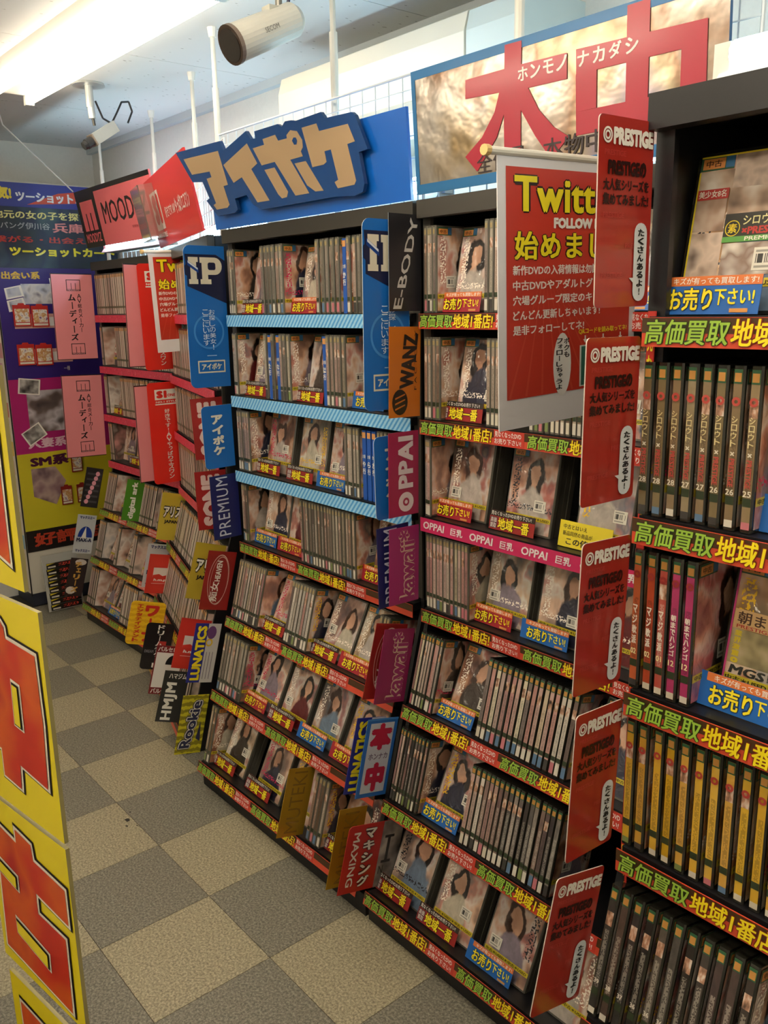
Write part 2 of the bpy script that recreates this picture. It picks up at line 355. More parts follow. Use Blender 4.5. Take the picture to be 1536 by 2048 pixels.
def offset_poly(p, d):
    a = sum(p[i][0] * p[(i + 1) % len(p)][1] - p[(i + 1) % len(p)][0] * p[i][1] for i in range(len(p)))
    if a < 0: p = p[::-1]
    out = []; k = len(p)
    for i in range(k):
        a, b, c = Vector(p[i - 1]), Vector(p[i]), Vector(p[(i + 1) % k])
        e1 = (b - a).normalized(); e2 = (c - b).normalized(); n1 = Vector((e1.y, -e1.x)); n2 = Vector((e2.y, -e2.x))
        q = n1 + n2; q = q / max(.35, 1 + n1.dot(n2)); out.append(tuple(b + q * d))
    return out

# ---------------------------------------------------------------- the room
X0, X1, Y0, Y1, ZC = -2.09, 4.1, -2.3, 1.11, 2.40
mb = MB(); mb.box((X0, Y0, -.06), (X1, Y1, -.004), M('#2e2c28', .8)); floor = tag(obj('floor', mb), kind='structure')
tl = []
for m in (TILE_L, TILE_D):
    b = MB(); e = .1507; b.prism([(-e, -e), (e, -e), (e, e), (-e, e)], -.004, 0, m); tl.append(b.mesh('tile'))
for i in range(-7, 14):
    for j in range(-8, 4):
        x, y = (i + .5) * .303, (j + .5) * .303
        if x - .15 < X0 or x + .15 > X1 or y - .15 < Y0 or y + .15 > Y1 + .1: continue
        link('tile', tl[(i + j) % 2], floor, T(x, y, 0))
mb = MB()
for cx, cy, r_, k in ((.42, -.015, .016, 9), (.45, -.03, .008, 7), (.385, .01, .006, 6), (.47, -.005, .005, 6)): mb.prism([(cx + r_ * R.uniform(.5, 1) * math.cos(6.283 * i / k), cy + .6 * r_ * R.uniform(.5, 1) * math.sin(6.283 * i / k)) for i in range(k)], .0004, .0004, M('#2f2d2a', .7))
obj('scuff_mark', mb, floor)
mb = MB(); mb.box((X0, Y0, ZC + .008), (X1, Y1, ZC + .06), M('#8a8a88', .9)); ceil = tag(obj('ceiling', mb), kind='structure')
bm_ = MB(); bm_.prism([(-.454, -.908), (.454, -.908), (.454, .908), (-.454, .908)], 0, .008, CEIL); cbm = bm_.mesh('ceiling_board')
for i in range(7):
    for j in range(2): link('ceiling_board', cbm, ceil, T(X0 + .455 + i * .911, Y1 - .91 - j * 1.82, ZC) @ Matrix.Identity(4))
def wall(name, a, b):
    q = MB(); q.box(a, b, WALL); return tag(obj(name, q), kind='structure')
wall('wall_right', (X0 - .05, Y1, 0), (X1 + .05, Y1 + .05, ZC + .06)); wall('wall_left', (X0 - .05, Y0 - .05, 0), (X1 + .05, Y0, ZC + .06))
wall('wall_back', (X0 - .05, Y0, 0), (X0, Y1, ZC + .06)); wall('wall_front', (X1, Y0, 0), (X1 + .05, Y1, ZC + .06))
q = MB(); q.box((X0, Y1 - .03, ZC - .03), (X1, Y1, ZC), M('#b9c2c6', .8)); tag(obj('trim_1', q), kind='structure')

# ---------------------------------------------------------------- lamps
def lamp(label, x0, x1, y, z, tubes, strength, tint, down=True, width=.12, group=None):
    """fluorescent batten: housing, end caps, tubes; the tubes give the light"""
    o = empty('fluorescent_light', T((x0 + x1) / 2, y, z)); tag(o, label, 'light', group); L = (x1 - x0) / 2
    q = MB(); s = 1 if down else -1
    wtop = width / 2
    hh = .045 if down else .018; tr = .0145 if down else .02
    a = [(-wtop, 0), (wtop, 0), (wtop * .6, -hh * s), (-wtop * .6, -hh * s)]
    q.prism([(p[0], p[1]) for p in a], -L, L, M('#e4e4df', .5), None, basis((0, 0, 0), (0, 1, 0), (0, 0, 1)))
    obj('housing', q, o)
    for k in range(tubes):
        yy = (k - (tubes - 1) / 2) * width * .62; zz = -(hh + tr + .004) * s
        for sx in (-1, 1):
            q = MB(); q.box((sx * L - .012, yy - .016, min(zz - .016 * s, -.01 * s)), (sx * L + .012, yy + .016, max(zz - .016 * s, -.01 * s)), M('#d8d8d2', .5)); obj('lamp_holder', q, o)
        q = MB(); q.cyl((-L + .012, yy, zz), (L - .012, yy, zz), tr, tr, M('#ffffff', .4, 0, 0, tint, strength), 12, M('#b9bcc0', .4, .6), M('#b9bcc0', .4, .6)); obj('tube', q, o)
    return o
lamp('twin tube ceiling light above the aisle, far end', -.86, .62, .29, ZC, 2, CEIL_TUBE * .52, WARM, width=.24)
lamp('twin tube ceiling light above the aisle, overhead', .95, 2.19, -.45, ZC, 2, CEIL_TUBE, WARM, width=.24)
lamp('twin tube ceiling light behind the viewer near the front wall', 2.45, 3.69, -.45, ZC, 2, CEIL_TUBE, WARM, width=.24)
lamp('twin tube ceiling light over the next aisle', -.6, .64, -1.55, ZC, 2, CEIL_TUBE, WARM, width=.24)
lamp('twin tube ceiling light over the next aisle near the front', 1.6, 2.84, -1.55, ZC, 2, CEIL_TUBE, WARM, width=.24)
lamp('lit cool tube lamp on top of the pink-header shelf', -1.4, -.74, .86, 1.815, 1, SHELF_TUBE, COOL, False, .07)
lamp('cool tube lamp hidden behind the red header sign', -.52, .06, .86, 1.80, 1, SHELF_TUBE, COOL, False, .07)
lamp('cool tube lamp behind the blue header sign', .45, 1.15, .66, 1.80, 1, SHELF_TUBE, COOL, False, .07)
lamp('cool tube lamp behind the silver header sign', 1.35, 1.93, .72, 1.80, 1, SHELF_TUBE * .7, COOL, False, .07)
lamp('lit cool tube lamp on top of the nearest black shelf', 2.09, 2.75, .3, 1.83, 1, SHELF_TUBE * .3, COOL, False, .07)

# ---------------------------------------------------------------- shelving units
ZS = [1.525, 1.28, 1.043, .808, .567, .33, .097]; YS = [0, 0, 0, 0, -.065, -.135, -.2]; TILT = [0, 0, 0, 0, 15, 15, 15]
BAY = {'mz': (T(-1.45, .79, 0), .80), 's1': (T(-.6, .75, 0) @ RZ(-16.8), .865), 'ip': (T(.39, .46, 0), .862), 'mid': (T(1.265, .46, 0), .9), 'right': (T(2.17, .0, 0), .9)}
PHR = {'mz': 'pink-header unit', 's1': 'red-header unit', 'ip': 'blue-header unit', 'mid': 'silver-header unit', 'right': 'nearest unit'}
ORD = ['', 'first', 'second', 'third', 'fourth', 'fifth', 'sixth', 'seventh', 'eighth', 'ninth', 'tenth'] + ['%dth' % k for k in range(11, 40)]
def rowM(bay, r): return BAY[bay][0] @ T(0, YS[r], ZS[r]) @ RX(-TILT[r])
def strip_meshes(W, kind):
    p = MB(); H = .034; l = MB(); n = .0009
    if kind == 'blue': p.box((0, 0, 0), (W, H, .0015), BLUE_STRIP); return p.mesh('label_strip'), None
    if kind == 'red': p.box((0, 0, 0), (W, H, .0015), RED_STRIP); return p.mesh('label_strip'), None
    if kind == 'pink':
        p.box((0, 0, 0), (W, H, .0015), P('#c8285f')); x = .01; k = 0
        while x < W - .07:
            s, ww = (('OPPAI', .072), ('巨乳', .04))[k % 2]
            put(l, s, (x, .008, x + ww, .027), .0022, P('#efe6e6'), .03, shear=.15); x += ww + .022; k += 1
        return p.mesh('label_strip'), l.mesh('strip_lettering')
    p.box((0, 0, 0), (W, H, .0015), P('#cf4a30'))
    rect(l, 0, .016, W, H - .0005, .0018, P('#4a2f14'))
    x = .004
    while x < W - .02:
        e = min(W - .002, x + .363)
        if x + .25 < W:
            put(l, '高価買取', (x, .003, x + .106, .032), .0026, P('#2a3a12'), .05, shear=.15, pad=.001); put(l, '高価買取', (x, .003, x + .106, .032), .0031, P('#9cc445'), .02, shear=.15)
            put(l, '地域1番店!', (x + .109, .002, x + .228, .033), .0026, P('#7a1f10'), .05, shear=.12, pad=.001); put(l, '地域1番店!', (x + .109, .002, x + .228, .033), .0031, P('#f6e01c'), .025, shear=.12)
        if x + .33 < W + .01:
            rect(l, x + .236, .0, min(W, x + .322), H - .0005, .0022, P('#c23a2c'))
            put(l, '見なくなったDVD', (x + .239, .019, x + .314, .031), .0028, P('#f5f0ea'), .02); put(l, 'お売り下さい!', (x + .238, .004, x + .314, .0165), .0028, P('#f5f0ea'), .02)
        x += .33
    return p.mesh('label_strip'), l.mesh('strip_lettering')
def shelving(bay, label, kinds):
    BMt, W = BAY[bay]; root = empty('shelving_unit', BMt); tag(root, label, 'shelf', 'shelving units along the right wall')
    prof = [(.285, 0), (.285, 1.77), (.022, 1.77), (.022, .80), (-.165, .1), (-.165, 0)]
    for x in (0, W - .012):
        q = MB(); q.prism(prof, x, x + .012, SHELF, None, basis((0, 0, 0), (0, 1, 0), (0, 0, 1))); obj('side_panel', q, root)
    q = MB(); q.box((.012, .272, .02), (W - .012, .285, 1.77), SHELF); obj('back_panel', q, root)
    q = MB(); q.box((.012, .02, 1.752), (W - .012, .272, 1.77), SHELF); obj('top_panel', q, root)
    q = MB(); q.box((.0, -.004, 1.733), (W, .02, 1.772), POST if bay != 'right' else M('#1c1c1f', .35)); obj('header_rail', q, root)
    for x in (0, W - .024):
        q = MB(); q.box((x, .016, .82), (x + .024, .026, 1.733), POST if bay != 'right' else M('#1c1c1f', .35)); obj('front_post', q, root)
    q = MB(); q.box((.0, -.192, 0), (W, -.172, .062), BASE); obj('kick_plate', q, root)
    done = {}
    for r in range(7):
        d = .262 if r < 4 else min(.262 - YS[r], .30)
        m4 = T(0, YS[r], ZS[r]) @ RX(-TILT[r])
        q = MB(); q.box((.013, .0, -.02), (W - .013, d, -.001), SHELF); obj('shelf_board', q, root, m4)
        k = kinds[r]
        if k not in done: done[k] = strip_meshes(W - .02, k)
        a, b = done[k]; s = link('label_strip', a, root, m4 @ basis((.01, -.008, -.036), (1, 0, 0), (0, 0, 1)))
        if b: link('strip_lettering', b, s)
    return root
STD = 'std'
shelving('mz', 'black shelving unit under the pink header sign by the back kiosk', ['red'] * 4 + [STD] * 3)
shelving('s1', 'black angled shelving unit under the bright red header sign', ['red'] * 4 + [STD] * 3)
shelving('ip', 'black shelving unit under the blue header sign', ['blue'] * 3 + [STD] * 4)
shelving('mid', 'black shelving unit under the silver foil header sign', [STD] * 2 + ['pink'] + [STD] * 4)
shelving('right', 'nearest black shelving unit at the right edge, closer than the rest', [STD] * 7)
# vertical red strip on the nearest unit's post
q = MB(); q.box((0, 0, 0), (.011, .93, .0015), P('#c92f26')); st = obj('vertical_banner', q, None, basis((2.174, .012, .60), (1, 0, 0), (0, 0, 1)))
tag(st, 'narrow red strip with yellow vertical writing on nearest unit post', 'banner')
q = MB(); vert(q, 'せてください高価買取めて売', (.0015, .02, .0095, .62), .0022, P('#f6df2a'), .03); vert(q, '見なくなったDVD', (.0015, .64, .0095, .91), .0022, P('#f6df2a'), .03); obj('lettering', q, st)

# ---------------------------------------------------------------- DVD cases
CW, CH = .136, .19; CM = {}
def case_meshes(t, dark=False):
    k = (round(t, 4), dark)
    if k in CM: return CM[k]
    sh = SHELL_DARK if dark else SHELL
    a = MB(); c = .0022; h, w_ = t / 2, CW / 2
    a.prism([(-w_ + c, -h), (w_ - c, -h), (w_, -h + c), (w_, h - c), (w_ - c, h), (-w_ + c, h), (-w_, h - c), (-w_, -h + c)], 0, CH, sh)
    s = MB(); y = -h - .0004
    s.face([(-.063, y, .004), (.064, y, .004), (.064, y, .186), (-.063, y, .186)], COVER, [(0, 0), (1, 0), (1, 1), (0, 1)])
    x = -w_ - .0004; g = h - .0022
    s.face([(x, g, .004), (x, -g, .004), (x, -g, .186), (x, g, .186)], SPINE, [(0, 0), (1, 0), (1, 1), (0, 1)])
    f = MB(); y -= .0004; x -= .0004
    f.face([(-.063, y, .169), (-.02, y, .169), (-.02, y, .186), (-.063, y, .186)], P('#2c5a3c'))
    f.face([(-.06, y - .0003, .171), (-.032, y - .0003, .171), (-.032, y - .0003, .183), (-.06, y - .0003, .183)], P('#d98d45'))
    f.face([(-.031, y - .0003, .171), (-.02, y - .0003, .171), (-.02, y - .0003, .186), (-.031, y - .0003, .186)], P('#2f6d9c'))
    f.face([(x, g, .170), (x, -g, .170), (x, -g, .186), (x, g, .186)], P('#2c5a3c' if dark else '#7d7a68'))
    f.face([(x - .0003, g * .8, .172), (x - .0003, -g * .8, .172), (x - .0003, -g * .8, .182), (x - .0003, g * .8, .182)], P('#b8823f' if dark else '#a08c62'))
    tm = MB(); put(tm, '中古', (-.056, .173, -.036, .181), 0, P('#4a2410'), .02); b0 = len(f.v)
    f.v += [(p[0], y - .0006, p[1]) for p in tm.v]
    for fc in tm.f: f.f.append(tuple(b0 + k2 for k2 in fc)); f.m.append(f.mi(P('#4a2410')))
    bd = MB()
    bd.face([(-.063, y, .031), (.064, y, .031), (.064, y, .041), (-.063, y, .041)], P('#c9b62c'))
    bd.face([(x, g, .031), (x, -g, .031), (x, -g, .041), (x, g, .041)], P('#2f3a24'))
    tm = MB(); put(tm, '中古＊USED＊中古＊USED', (-.059, .0325, .06, .0395), 0, P('#28260e'), .025); b0 = len(bd.v)
    bd.v += [(p[0], y - .0003, p[1]) for p in tm.v]
    for fc in tm.f: bd.f.append(tuple(b0 + k2 for k2 in fc)); bd.m.append(bd.mi(P('#28260e')))
    ps = MB(); ps.face([(-.016, y - .0009, -.013), (.016, y - .0009, -.013), (.016, y - .0009, .013), (-.016, y - .0009, .013)], STICKER, [(0, 0), (1, 0), (1, 1), (0, 1)])
    CM[k] = (a.mesh('dvd_case'), s.mesh('cover_sleeve'), f.mesh('used_tag'), bd.mesh('used_band'), ps.mesh('price_sticker')); return CM[k]
def hexc(h): return (*lin(h), 1)
BEIGE = ['#b7ab98', '#a39a8c', '#c4b9a8', '#8f8578', '#a99b90', '#b3a39a']; BROWN = ['#8a7565', '#a08573', '#6d5c50', '#b39a86', '#75655a']
PINKS = ['#c99a98', '#d6b9b0', '#e0d6cf', '#b98886', '#cfc7bd', '#8f7c78', '#ddd3b8']; DARKS = ['#54484a', '#6c5c5e', '#86706e', '#4b4346', '#a58a88', '#3f3a40']
PAL = {('ip', 0): BEIGE, ('ip', 1): BEIGE, ('ip', 2): BEIGE, ('ip', 3): BROWN + BEIGE[:2], ('ip', 4): PINKS + BROWN, ('ip', 5): BEIGE + BROWN, ('ip', 6): BROWN,
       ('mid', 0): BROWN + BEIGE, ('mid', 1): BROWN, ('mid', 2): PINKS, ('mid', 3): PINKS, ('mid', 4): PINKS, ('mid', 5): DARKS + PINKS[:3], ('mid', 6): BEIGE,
       ('right', 0): ['#b8955a'], ('right', 1): ['#8f7f5e', '#948462'], ('right', 2): ['#c4682f', '#c25a34', '#b8402f', '#c24a80', '#c24a80'], ('right', 3): ['#dcb42c', '#d6a93a', '#e0ba34'], ('right', 4): ['#39322d', '#453a33', '#2f2a2a']}
def place_case(m4, t, color, label, group, dark=False, sticker=None, name='dvd_case', keep=.75):
    a, s, f, bd, ps = case_meshes(t, dark); o = link(name, a, None, m4); tag(o, label, 'DVD case', group)
    c = link('cover_sleeve', s, o); c.color = (*lin(color), keep)
    link('used_tag', f, o); link('used_band', bd, o)
    if sticker: link('price_sticker', ps, o, T(sticker[0], 0, sticker[1]))
    return o
FAR_COVER = [photo_mat('far_cover_print%d' % k, t, 14, k * 5.3) for k, t in enumerate((['#3a2a26', '#c29a88', '#e6dcd4', '#8a6a62'], ['#d6c6bc', '#5a463e', '#c98f8a'], ['#8f9aa6', '#d9cfc6', '#4a3c3a'], ['#b3766c', '#e2cfc0', '#39302f']))]
STUFF = MB(); ST_M = [P(c) for c in ('#b7a293', '#c2aca0', '#9a8677', '#a98f88', '#d0c2b2')]
def stuff_case(m4, w_, d_, h_, m):
    i = len(STUFF.v); STUFF.v += [tuple(m4 @ Vector((x, y, z))) for x in (0, w_) for y in (0, d_) for z in (0, h_)]
    for q in ((0, 1, 3, 2), (4, 6, 7, 5), (0, 4, 5, 1), (2, 3, 7, 6), (0, 2, 6, 4), (1, 5, 7, 3)):
        STUFF.f.append(tuple(i + k for k in q)); STUFF.m.append(STUFF.mi(m))
# promo cards
def promo_mesh(kind):
    W, H = .132, .044; p = MB(); l = MB()
    if kind in 'rb':
        p.box((0, 0, 0), (W, H, .001), P('#a31f2c' if kind == 'r' else '#1c63b4'))
        rect(l, .012, .033, W, H, .0014, P('#d8763a')); put(l, 'キズが有っても買取します!', (.022, .0345, W - .004, .0425), .0018, P('#f4efe6'), .015)
        put(l, 'お売り', (.018, .004, .075, .031), .0018, P('#3a1410' if kind == 'r' else '#0f2d52'), .06, pad=.001); put(l, 'お売り', (.018, .004, .075, .031), .0022, P('#f5e11e'), .03)
        put(l, '下さい!', (.077, .010, W - .006, .029), .0022, P('#f5e11e'), .03); rect(l, .098, .002, .12, .0065, .0018, P('#d09048'))
    elif kind == 'a':
        p.box((0, 0, 0), (W, H, .001), P('#9c2420')); rect(l, 0, .031, W, H, .0014, P('#2a2119'))
        put(l, '見なくなったDVDお売り下さい!', (.004, .033, W - .01, .0425), .0018, P('#f4efe6'), .015)
        rect(l, .002, .003, .024, .029, .0014, P('#5b2030')); put(l, '高価', (.004, .0165, .022, .028), .0018, P('#e9e2da'), .01); put(l, '買取', (.004, .004, .022, .015), .0018, P('#e9e2da'), .01)
        put(l, '地域一番', (.027, .002, W - .014, .030), .0018, P('#3a1410'), .06, pad=.001); put(l, '地域一番', (.027, .002, W - .014, .030), .0022, P('#f5e11e'), .03)
    else:
        H = .055; p.box((0, 0, 0), (W, H, .001), P('#e6d22a')); put(l, '中古とはいえ', (.01, .038, .07, .048), .0014, P('#2a2410'), .01); put(l, '新品同然の商品が', (.01, .024, .085, .034), .0014, P('#2a2410'), .01); put(l, 'この値段!', (.02, .005, .1, .021), .0014, P('#2a2410'), .03)
    return p.mesh('promo_card'), l.mesh('lettering')
PM = {k: promo_mesh(k) for k in 'rbay'}
PNAME = {'r': 'red orange-topped promo card', 'b': 'blue orange-topped promo card', 'a': 'red black-topped promo card', 'y': 'bright yellow handwritten promo card'}
def promo(kind, bay, r, x, cnt):
    a, b = PM[kind]; o = link('promo_card', a, None, rowM(bay, r) @ T(x, .026, .0005) @ RX(-10) @ basis((0, 0, 0), (1, 0, 0), (0, 0, 1))); link('lettering', b, o)
    cnt[kind] = cnt.get(kind, 0) + 1
    tag(o, '%s, %s one on %s shelf, %s' % (PNAME[kind], ORD[cnt[kind]], ORD[r + 1], PHR[bay]), 'sign', 'promo cards on the shelves')
ROWS = {
'ip': [
  [('S', .004, .043, 3), ('F', .061, 'a'), ('S', .187, .312, 6), ('F', .322, 'r'), ('S', .461, .572, 5), ('D', .577, 'か行'), ('S', .597, .66, 3), ('F', .69, '')],
  [('S', .004, .034, 2), ('F', .046, 'a'), ('S', .186, .203, 1), ('D', .206, 'た行'), ('S', .227, .245, 1), ('D', .250, 'な行'), ('S', .272, .324, 3), ('F', .338, 'a'), ('D', .478, 'は行'), ('S', .497, .582, 5), ('F', .60, 'b')],
  [('S', .004, .084, 5), ('F', .100, 'a'), ('F', .272, 'a'), ('F', .425, 'b'), ('S', .564, .632, 5), ('D', .640, 'や行'), ('D', .660, 'ら行'), ('D', .680, 'わ行'), ('S', .707, .76, 4)],
  [('S', .004, .045, 3), ('F', .062, 'b'), ('F', .202, 'r'), ('S', .344, .603, 18), ('F', .620, 'r')],
  [('S', .004, .169, 12), ('F', .176, 'a'), ('S', .316, .436, 8), ('F', .445, 'a'), ('F', .588, 'r'), ('S', .728, .77, 3)],
  [('S', .004, .154, 9), ('F', .160, 'r'), ('F', .312, 'a'), ('F', .470, 'b'), ('F', .628, 'r')],
  [('S', .006, .050, 2), ('F', .058, 'a'), ('F', .262, 'a'), ('F', .42, ''), ('S', .597, .662, 4), ('F', .672, 'a')]],
'mid': [
  [('S', .006, .053, 4), ('F', .060, 'r'), ('S', .203, .258, 4), ('S', .36, .476, 8), ('F', .49, 'b'), ('S', .64, .76, 6)],
  [('S', .006, .062, 4), ('F', .068, 'a'), ('S', .21, .263, 4), ('S', .333, .499, 12), ('F', .52, '')],
  [('S', .004, .030, 2), ('F', .036, 'r'), ('F', .226, 'a'), ('F', .425, 'y')],
  [('S', .004, .16, 12), ('F', .165, 'r'), ('F', .326, 'b'), ('F', .48, '')],
  [('S', .004, .098, 8), ('F', .104, 'b'), ('S', .244, .507, 17), ('F', .52, '')],
  [('S', .004, .115, 9), ('F', .124, 'b'), ('S', .263, .526, 18)],
  [('F', .024, 'a'), ('F', .186, 'a'), ('F', .354, 'b'), ('F', .51, '')]],
'right': [
  [('F', .016, 'b'), ('F', .160, ''), ('F', .30, 'r')],
  [('S', .004, .158, 8), ('F', .17, 'b')],
  [('S', .004, .096, 5), ('F', .105, 'b'), ('F', .25, '')],
  [('S', .004, .250, 12)],
  [('S', .004, .225, 11), ('F', .235, '')], [('S', .004, .25, 12)], [('F', .02, 'a'), ('F', .17, 'b')]],
'mz': [
  [('X', .0, .40, 27), ('X', .44, .77, 20)], [('X', .0, .03, 3), ('F', .036, ''), ('X', .18, .5, 20), ('X', .55, .77, 13)], [('X', .0, .04, 4), ('F', .05, 'a'), ('X', .19, .5, 20), ('X', .55, .77, 13)], [('X', .0, .05, 5), ('F', .06, ''), ('F', .21, 'a'), ('X', .36, .77, 26)],
  [('X', .0, .10, 8), ('F', .11, ''), ('X', .25, .34, 6), ('X', .37, .55, 12), ('X', .6, .77, 11)], [('X', .0, .08, 6), ('F', .09, ''), ('X', .23, .26, 3), ('F', .27, ''), ('X', .41, .45, 4), ('F', .46, ''), ('X', .61, .77, 11)], [('X', .0, .10, 8), ('F', .11, ''), ('F', .26, 'b'), ('X', .40, .55, 10), ('X', .6, .77, 11)]],
's1': [[('X', .0, .84, 54)], [('X', .0, .84, 54)], [('X', .0, .84, 54)], [('X', .0, .84, 54)], [('X', .0, .84, 52)], [('X', .0, .84, 52)], [('X', .0, .84, 52)]],
}
_dn = {}
_di = {}
def index_divider(bay, r, x, s):
    _di[r] = _di.get(r, 0) + 1
    if s not in _dn:
        p = MB(); p.box((-.0075, 0, 0), (.0075, .14, .185), P('#1f56b0')); p.box((-.0065, -.0006, .165), (.0065, 0, .18), P('#d99a58'))
        l = MB(); put(l, '女優', (-.006, .112, .006, .122), .0012, P('#f2efe8'), .02); vert(l, s, (-.006, .068, .006, .105), .0012, P('#f2efe8'), .04)
        _dn[s] = (p.mesh('index_divider'), l.mesh('lettering'))
    a, b = _dn[s]; o = link('index_divider', a, None, rowM(bay, r) @ T(x + .0075, .010, 0)); link('lettering', b, o, basis((0, 0, 0), (1, 0, 0), (0, 0, 1)))
    tag(o, 'blue index divider with white kana, %s from left on %s shelf' % (ORD[_di[r]], ORD[r + 1]), 'divider', 'blue index dividers')
# right unit spine prints
def spine_letter(r, k):
    q = MB()
    if r == 1:
        ring(q, 0, .150, .0022, .0052, .001, P('#b5483f'), 16); vert(q, 'シロウト', (-.0035, .098, .0035, .134), .001, P('#d8c995'), .02); put(q, '×', (-.0025, .088, .0025, .093), .001, P('#ddd6c4'), .03)
        put(q, 'PRESTIGE', (-.0035, .052, .0035, .085), .001, P('#b5483f'), .04, -90); put(q, ['28', '28', '28', '27', '27', '26', '26', '25'][k % 8], (-.005, .0425, .005, .0495), .001, P('#e8e0cc'), .02)
    elif r == 2:
        ring(q, 0, .158, .002, .005, .001, P('#8f2f2c'), 16); vert(q, 'マジ軟派' if k < 3 else '朝までハシゴ', (-.0035, .062, .0035, .118), .001, P('#f0e8da'), .04); put(q, ['02', '02', '01', '12', '12'][k % 5], (-.004, .049, .004, .057), .001, P('#f3e7b0'), .03)
    elif r == 3:
        ring(q, 0, .152, .0022, .0052, .001, P('#a83a34'), 16)
    else:
        put(q, ['39', '38', '37', '36', '36', '36', '35', '35', '34', '34', '33', '33'][k % 12], (-.004, .048, .004, .055), .001, P('#e6ded2'), .03)
    return q
_sl = {}
def fill(bay):
    global n_ind
    for r, row in enumerate(ROWS[bay]):
        RM = rowM(bay, r); k = 0; cnt = {}
        for it in row:
            if it[0] == 'S':
                _, x0, x1, n = it; pitch = (x1 - x0) / n; t = .0145 if pitch >= .0145 else .0125 if pitch >= .0125 else .0108
                pal = PAL[(bay, r)] if (bay, r) in PAL else DARKS
                for j in range(n):
                    k += 1; x = max(x0, .013 if bay != 'right' else .002) + ((x1 - max(x0, .013 if bay != 'right' else .002)) / n) * (j + .5); lean = R.uniform(-.6, .6)
                    c = pal[j % len(pal)] if bay == 'right' else R.choice(pal)
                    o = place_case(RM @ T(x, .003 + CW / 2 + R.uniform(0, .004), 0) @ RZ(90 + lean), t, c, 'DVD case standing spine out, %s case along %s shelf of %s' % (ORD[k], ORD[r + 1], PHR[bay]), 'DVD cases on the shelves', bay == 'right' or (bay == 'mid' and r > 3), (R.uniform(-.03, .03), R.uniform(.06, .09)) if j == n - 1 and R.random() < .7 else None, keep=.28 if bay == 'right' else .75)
                    if bay == 'right' and r in (1, 2, 3, 4):
                        kk = (r, j) if r != 3 else (3, 0)
                        if kk not in _sl: _sl[kk] = spine_letter(r, j).mesh('spine_lettering')
                        link('spine_lettering', _sl[kk], o, basis((-CW / 2 - .001, 0, 0), (0, -1, 0), (0, 0, 1)))
            elif it[0] == 'F':
                _, x, pk = it; k += 1; t = .0145; c = R.choice(['#c9b8ad', '#a8a3a8', '#7d6a60', '#d8cfc8', '#8ba0ad', '#b28f86', '#9fae9a', '#5f5560'])
                if bay == 'right': c = '#c2a25c'
                L = RM @ T(x + CW / 2, .048, 0) @ RX(-11)
                place_case(L @ T(0, t / 2, 0), t, c, 'DVD case shown face out, %s case along %s shelf of %s' % (ORD[k], ORD[r + 1], PHR[bay]), 'DVD cases on the shelves', bay in ('right',), (R.choice((-.038, .03, .038)), R.uniform(.058, .085)))
                for s in range(1, 3 if (bay, r) != ('mid', 2) else 4):
                    stuff_case(L @ T(-CW / 2 + R.uniform(-.002, .002), s * .0152, 0), CW, .0145, CH, SHELL)
                if pk: promo(pk, bay, r, x - (.022 if bay != 'right' else .014), cnt)
            elif it[0] == 'D': index_divider(bay, r, it[1], it[2])
            else:
                _, x0, x1, n = it; pitch = (x1 - x0) / n
                for j in range(n):
                    m = R.choice(ST_M); y = .004 + R.uniform(0, .004)
                    stuff_case(RM @ T(x0 + pitch * j + .013, y, 0), min(.0135, pitch * .86), CW, CH, SHELL)
                    stuff_case(RM @ T(x0 + pitch * j + .014, y - .0006, .004), min(.0115, pitch * .7), .0005, .18, m)
                    if j == n - 1: stuff_case(RM @ T(x0 + pitch * j + .013 + min(.0135, pitch * .86), y + .005, .004), .0006, .126, .182, R.choice(FAR_COVER))
                    stuff_case(RM @ T(x0 + pitch * j + .014, y - .001, .17), min(.0115, pitch * .7), .0004, .014, P('#b98a55')); stuff_case(RM @ T(x0 + pitch * j + .014, y - .001, .03), min(.0115, pitch * .7), .0004, .009, P('#4a4a28'))
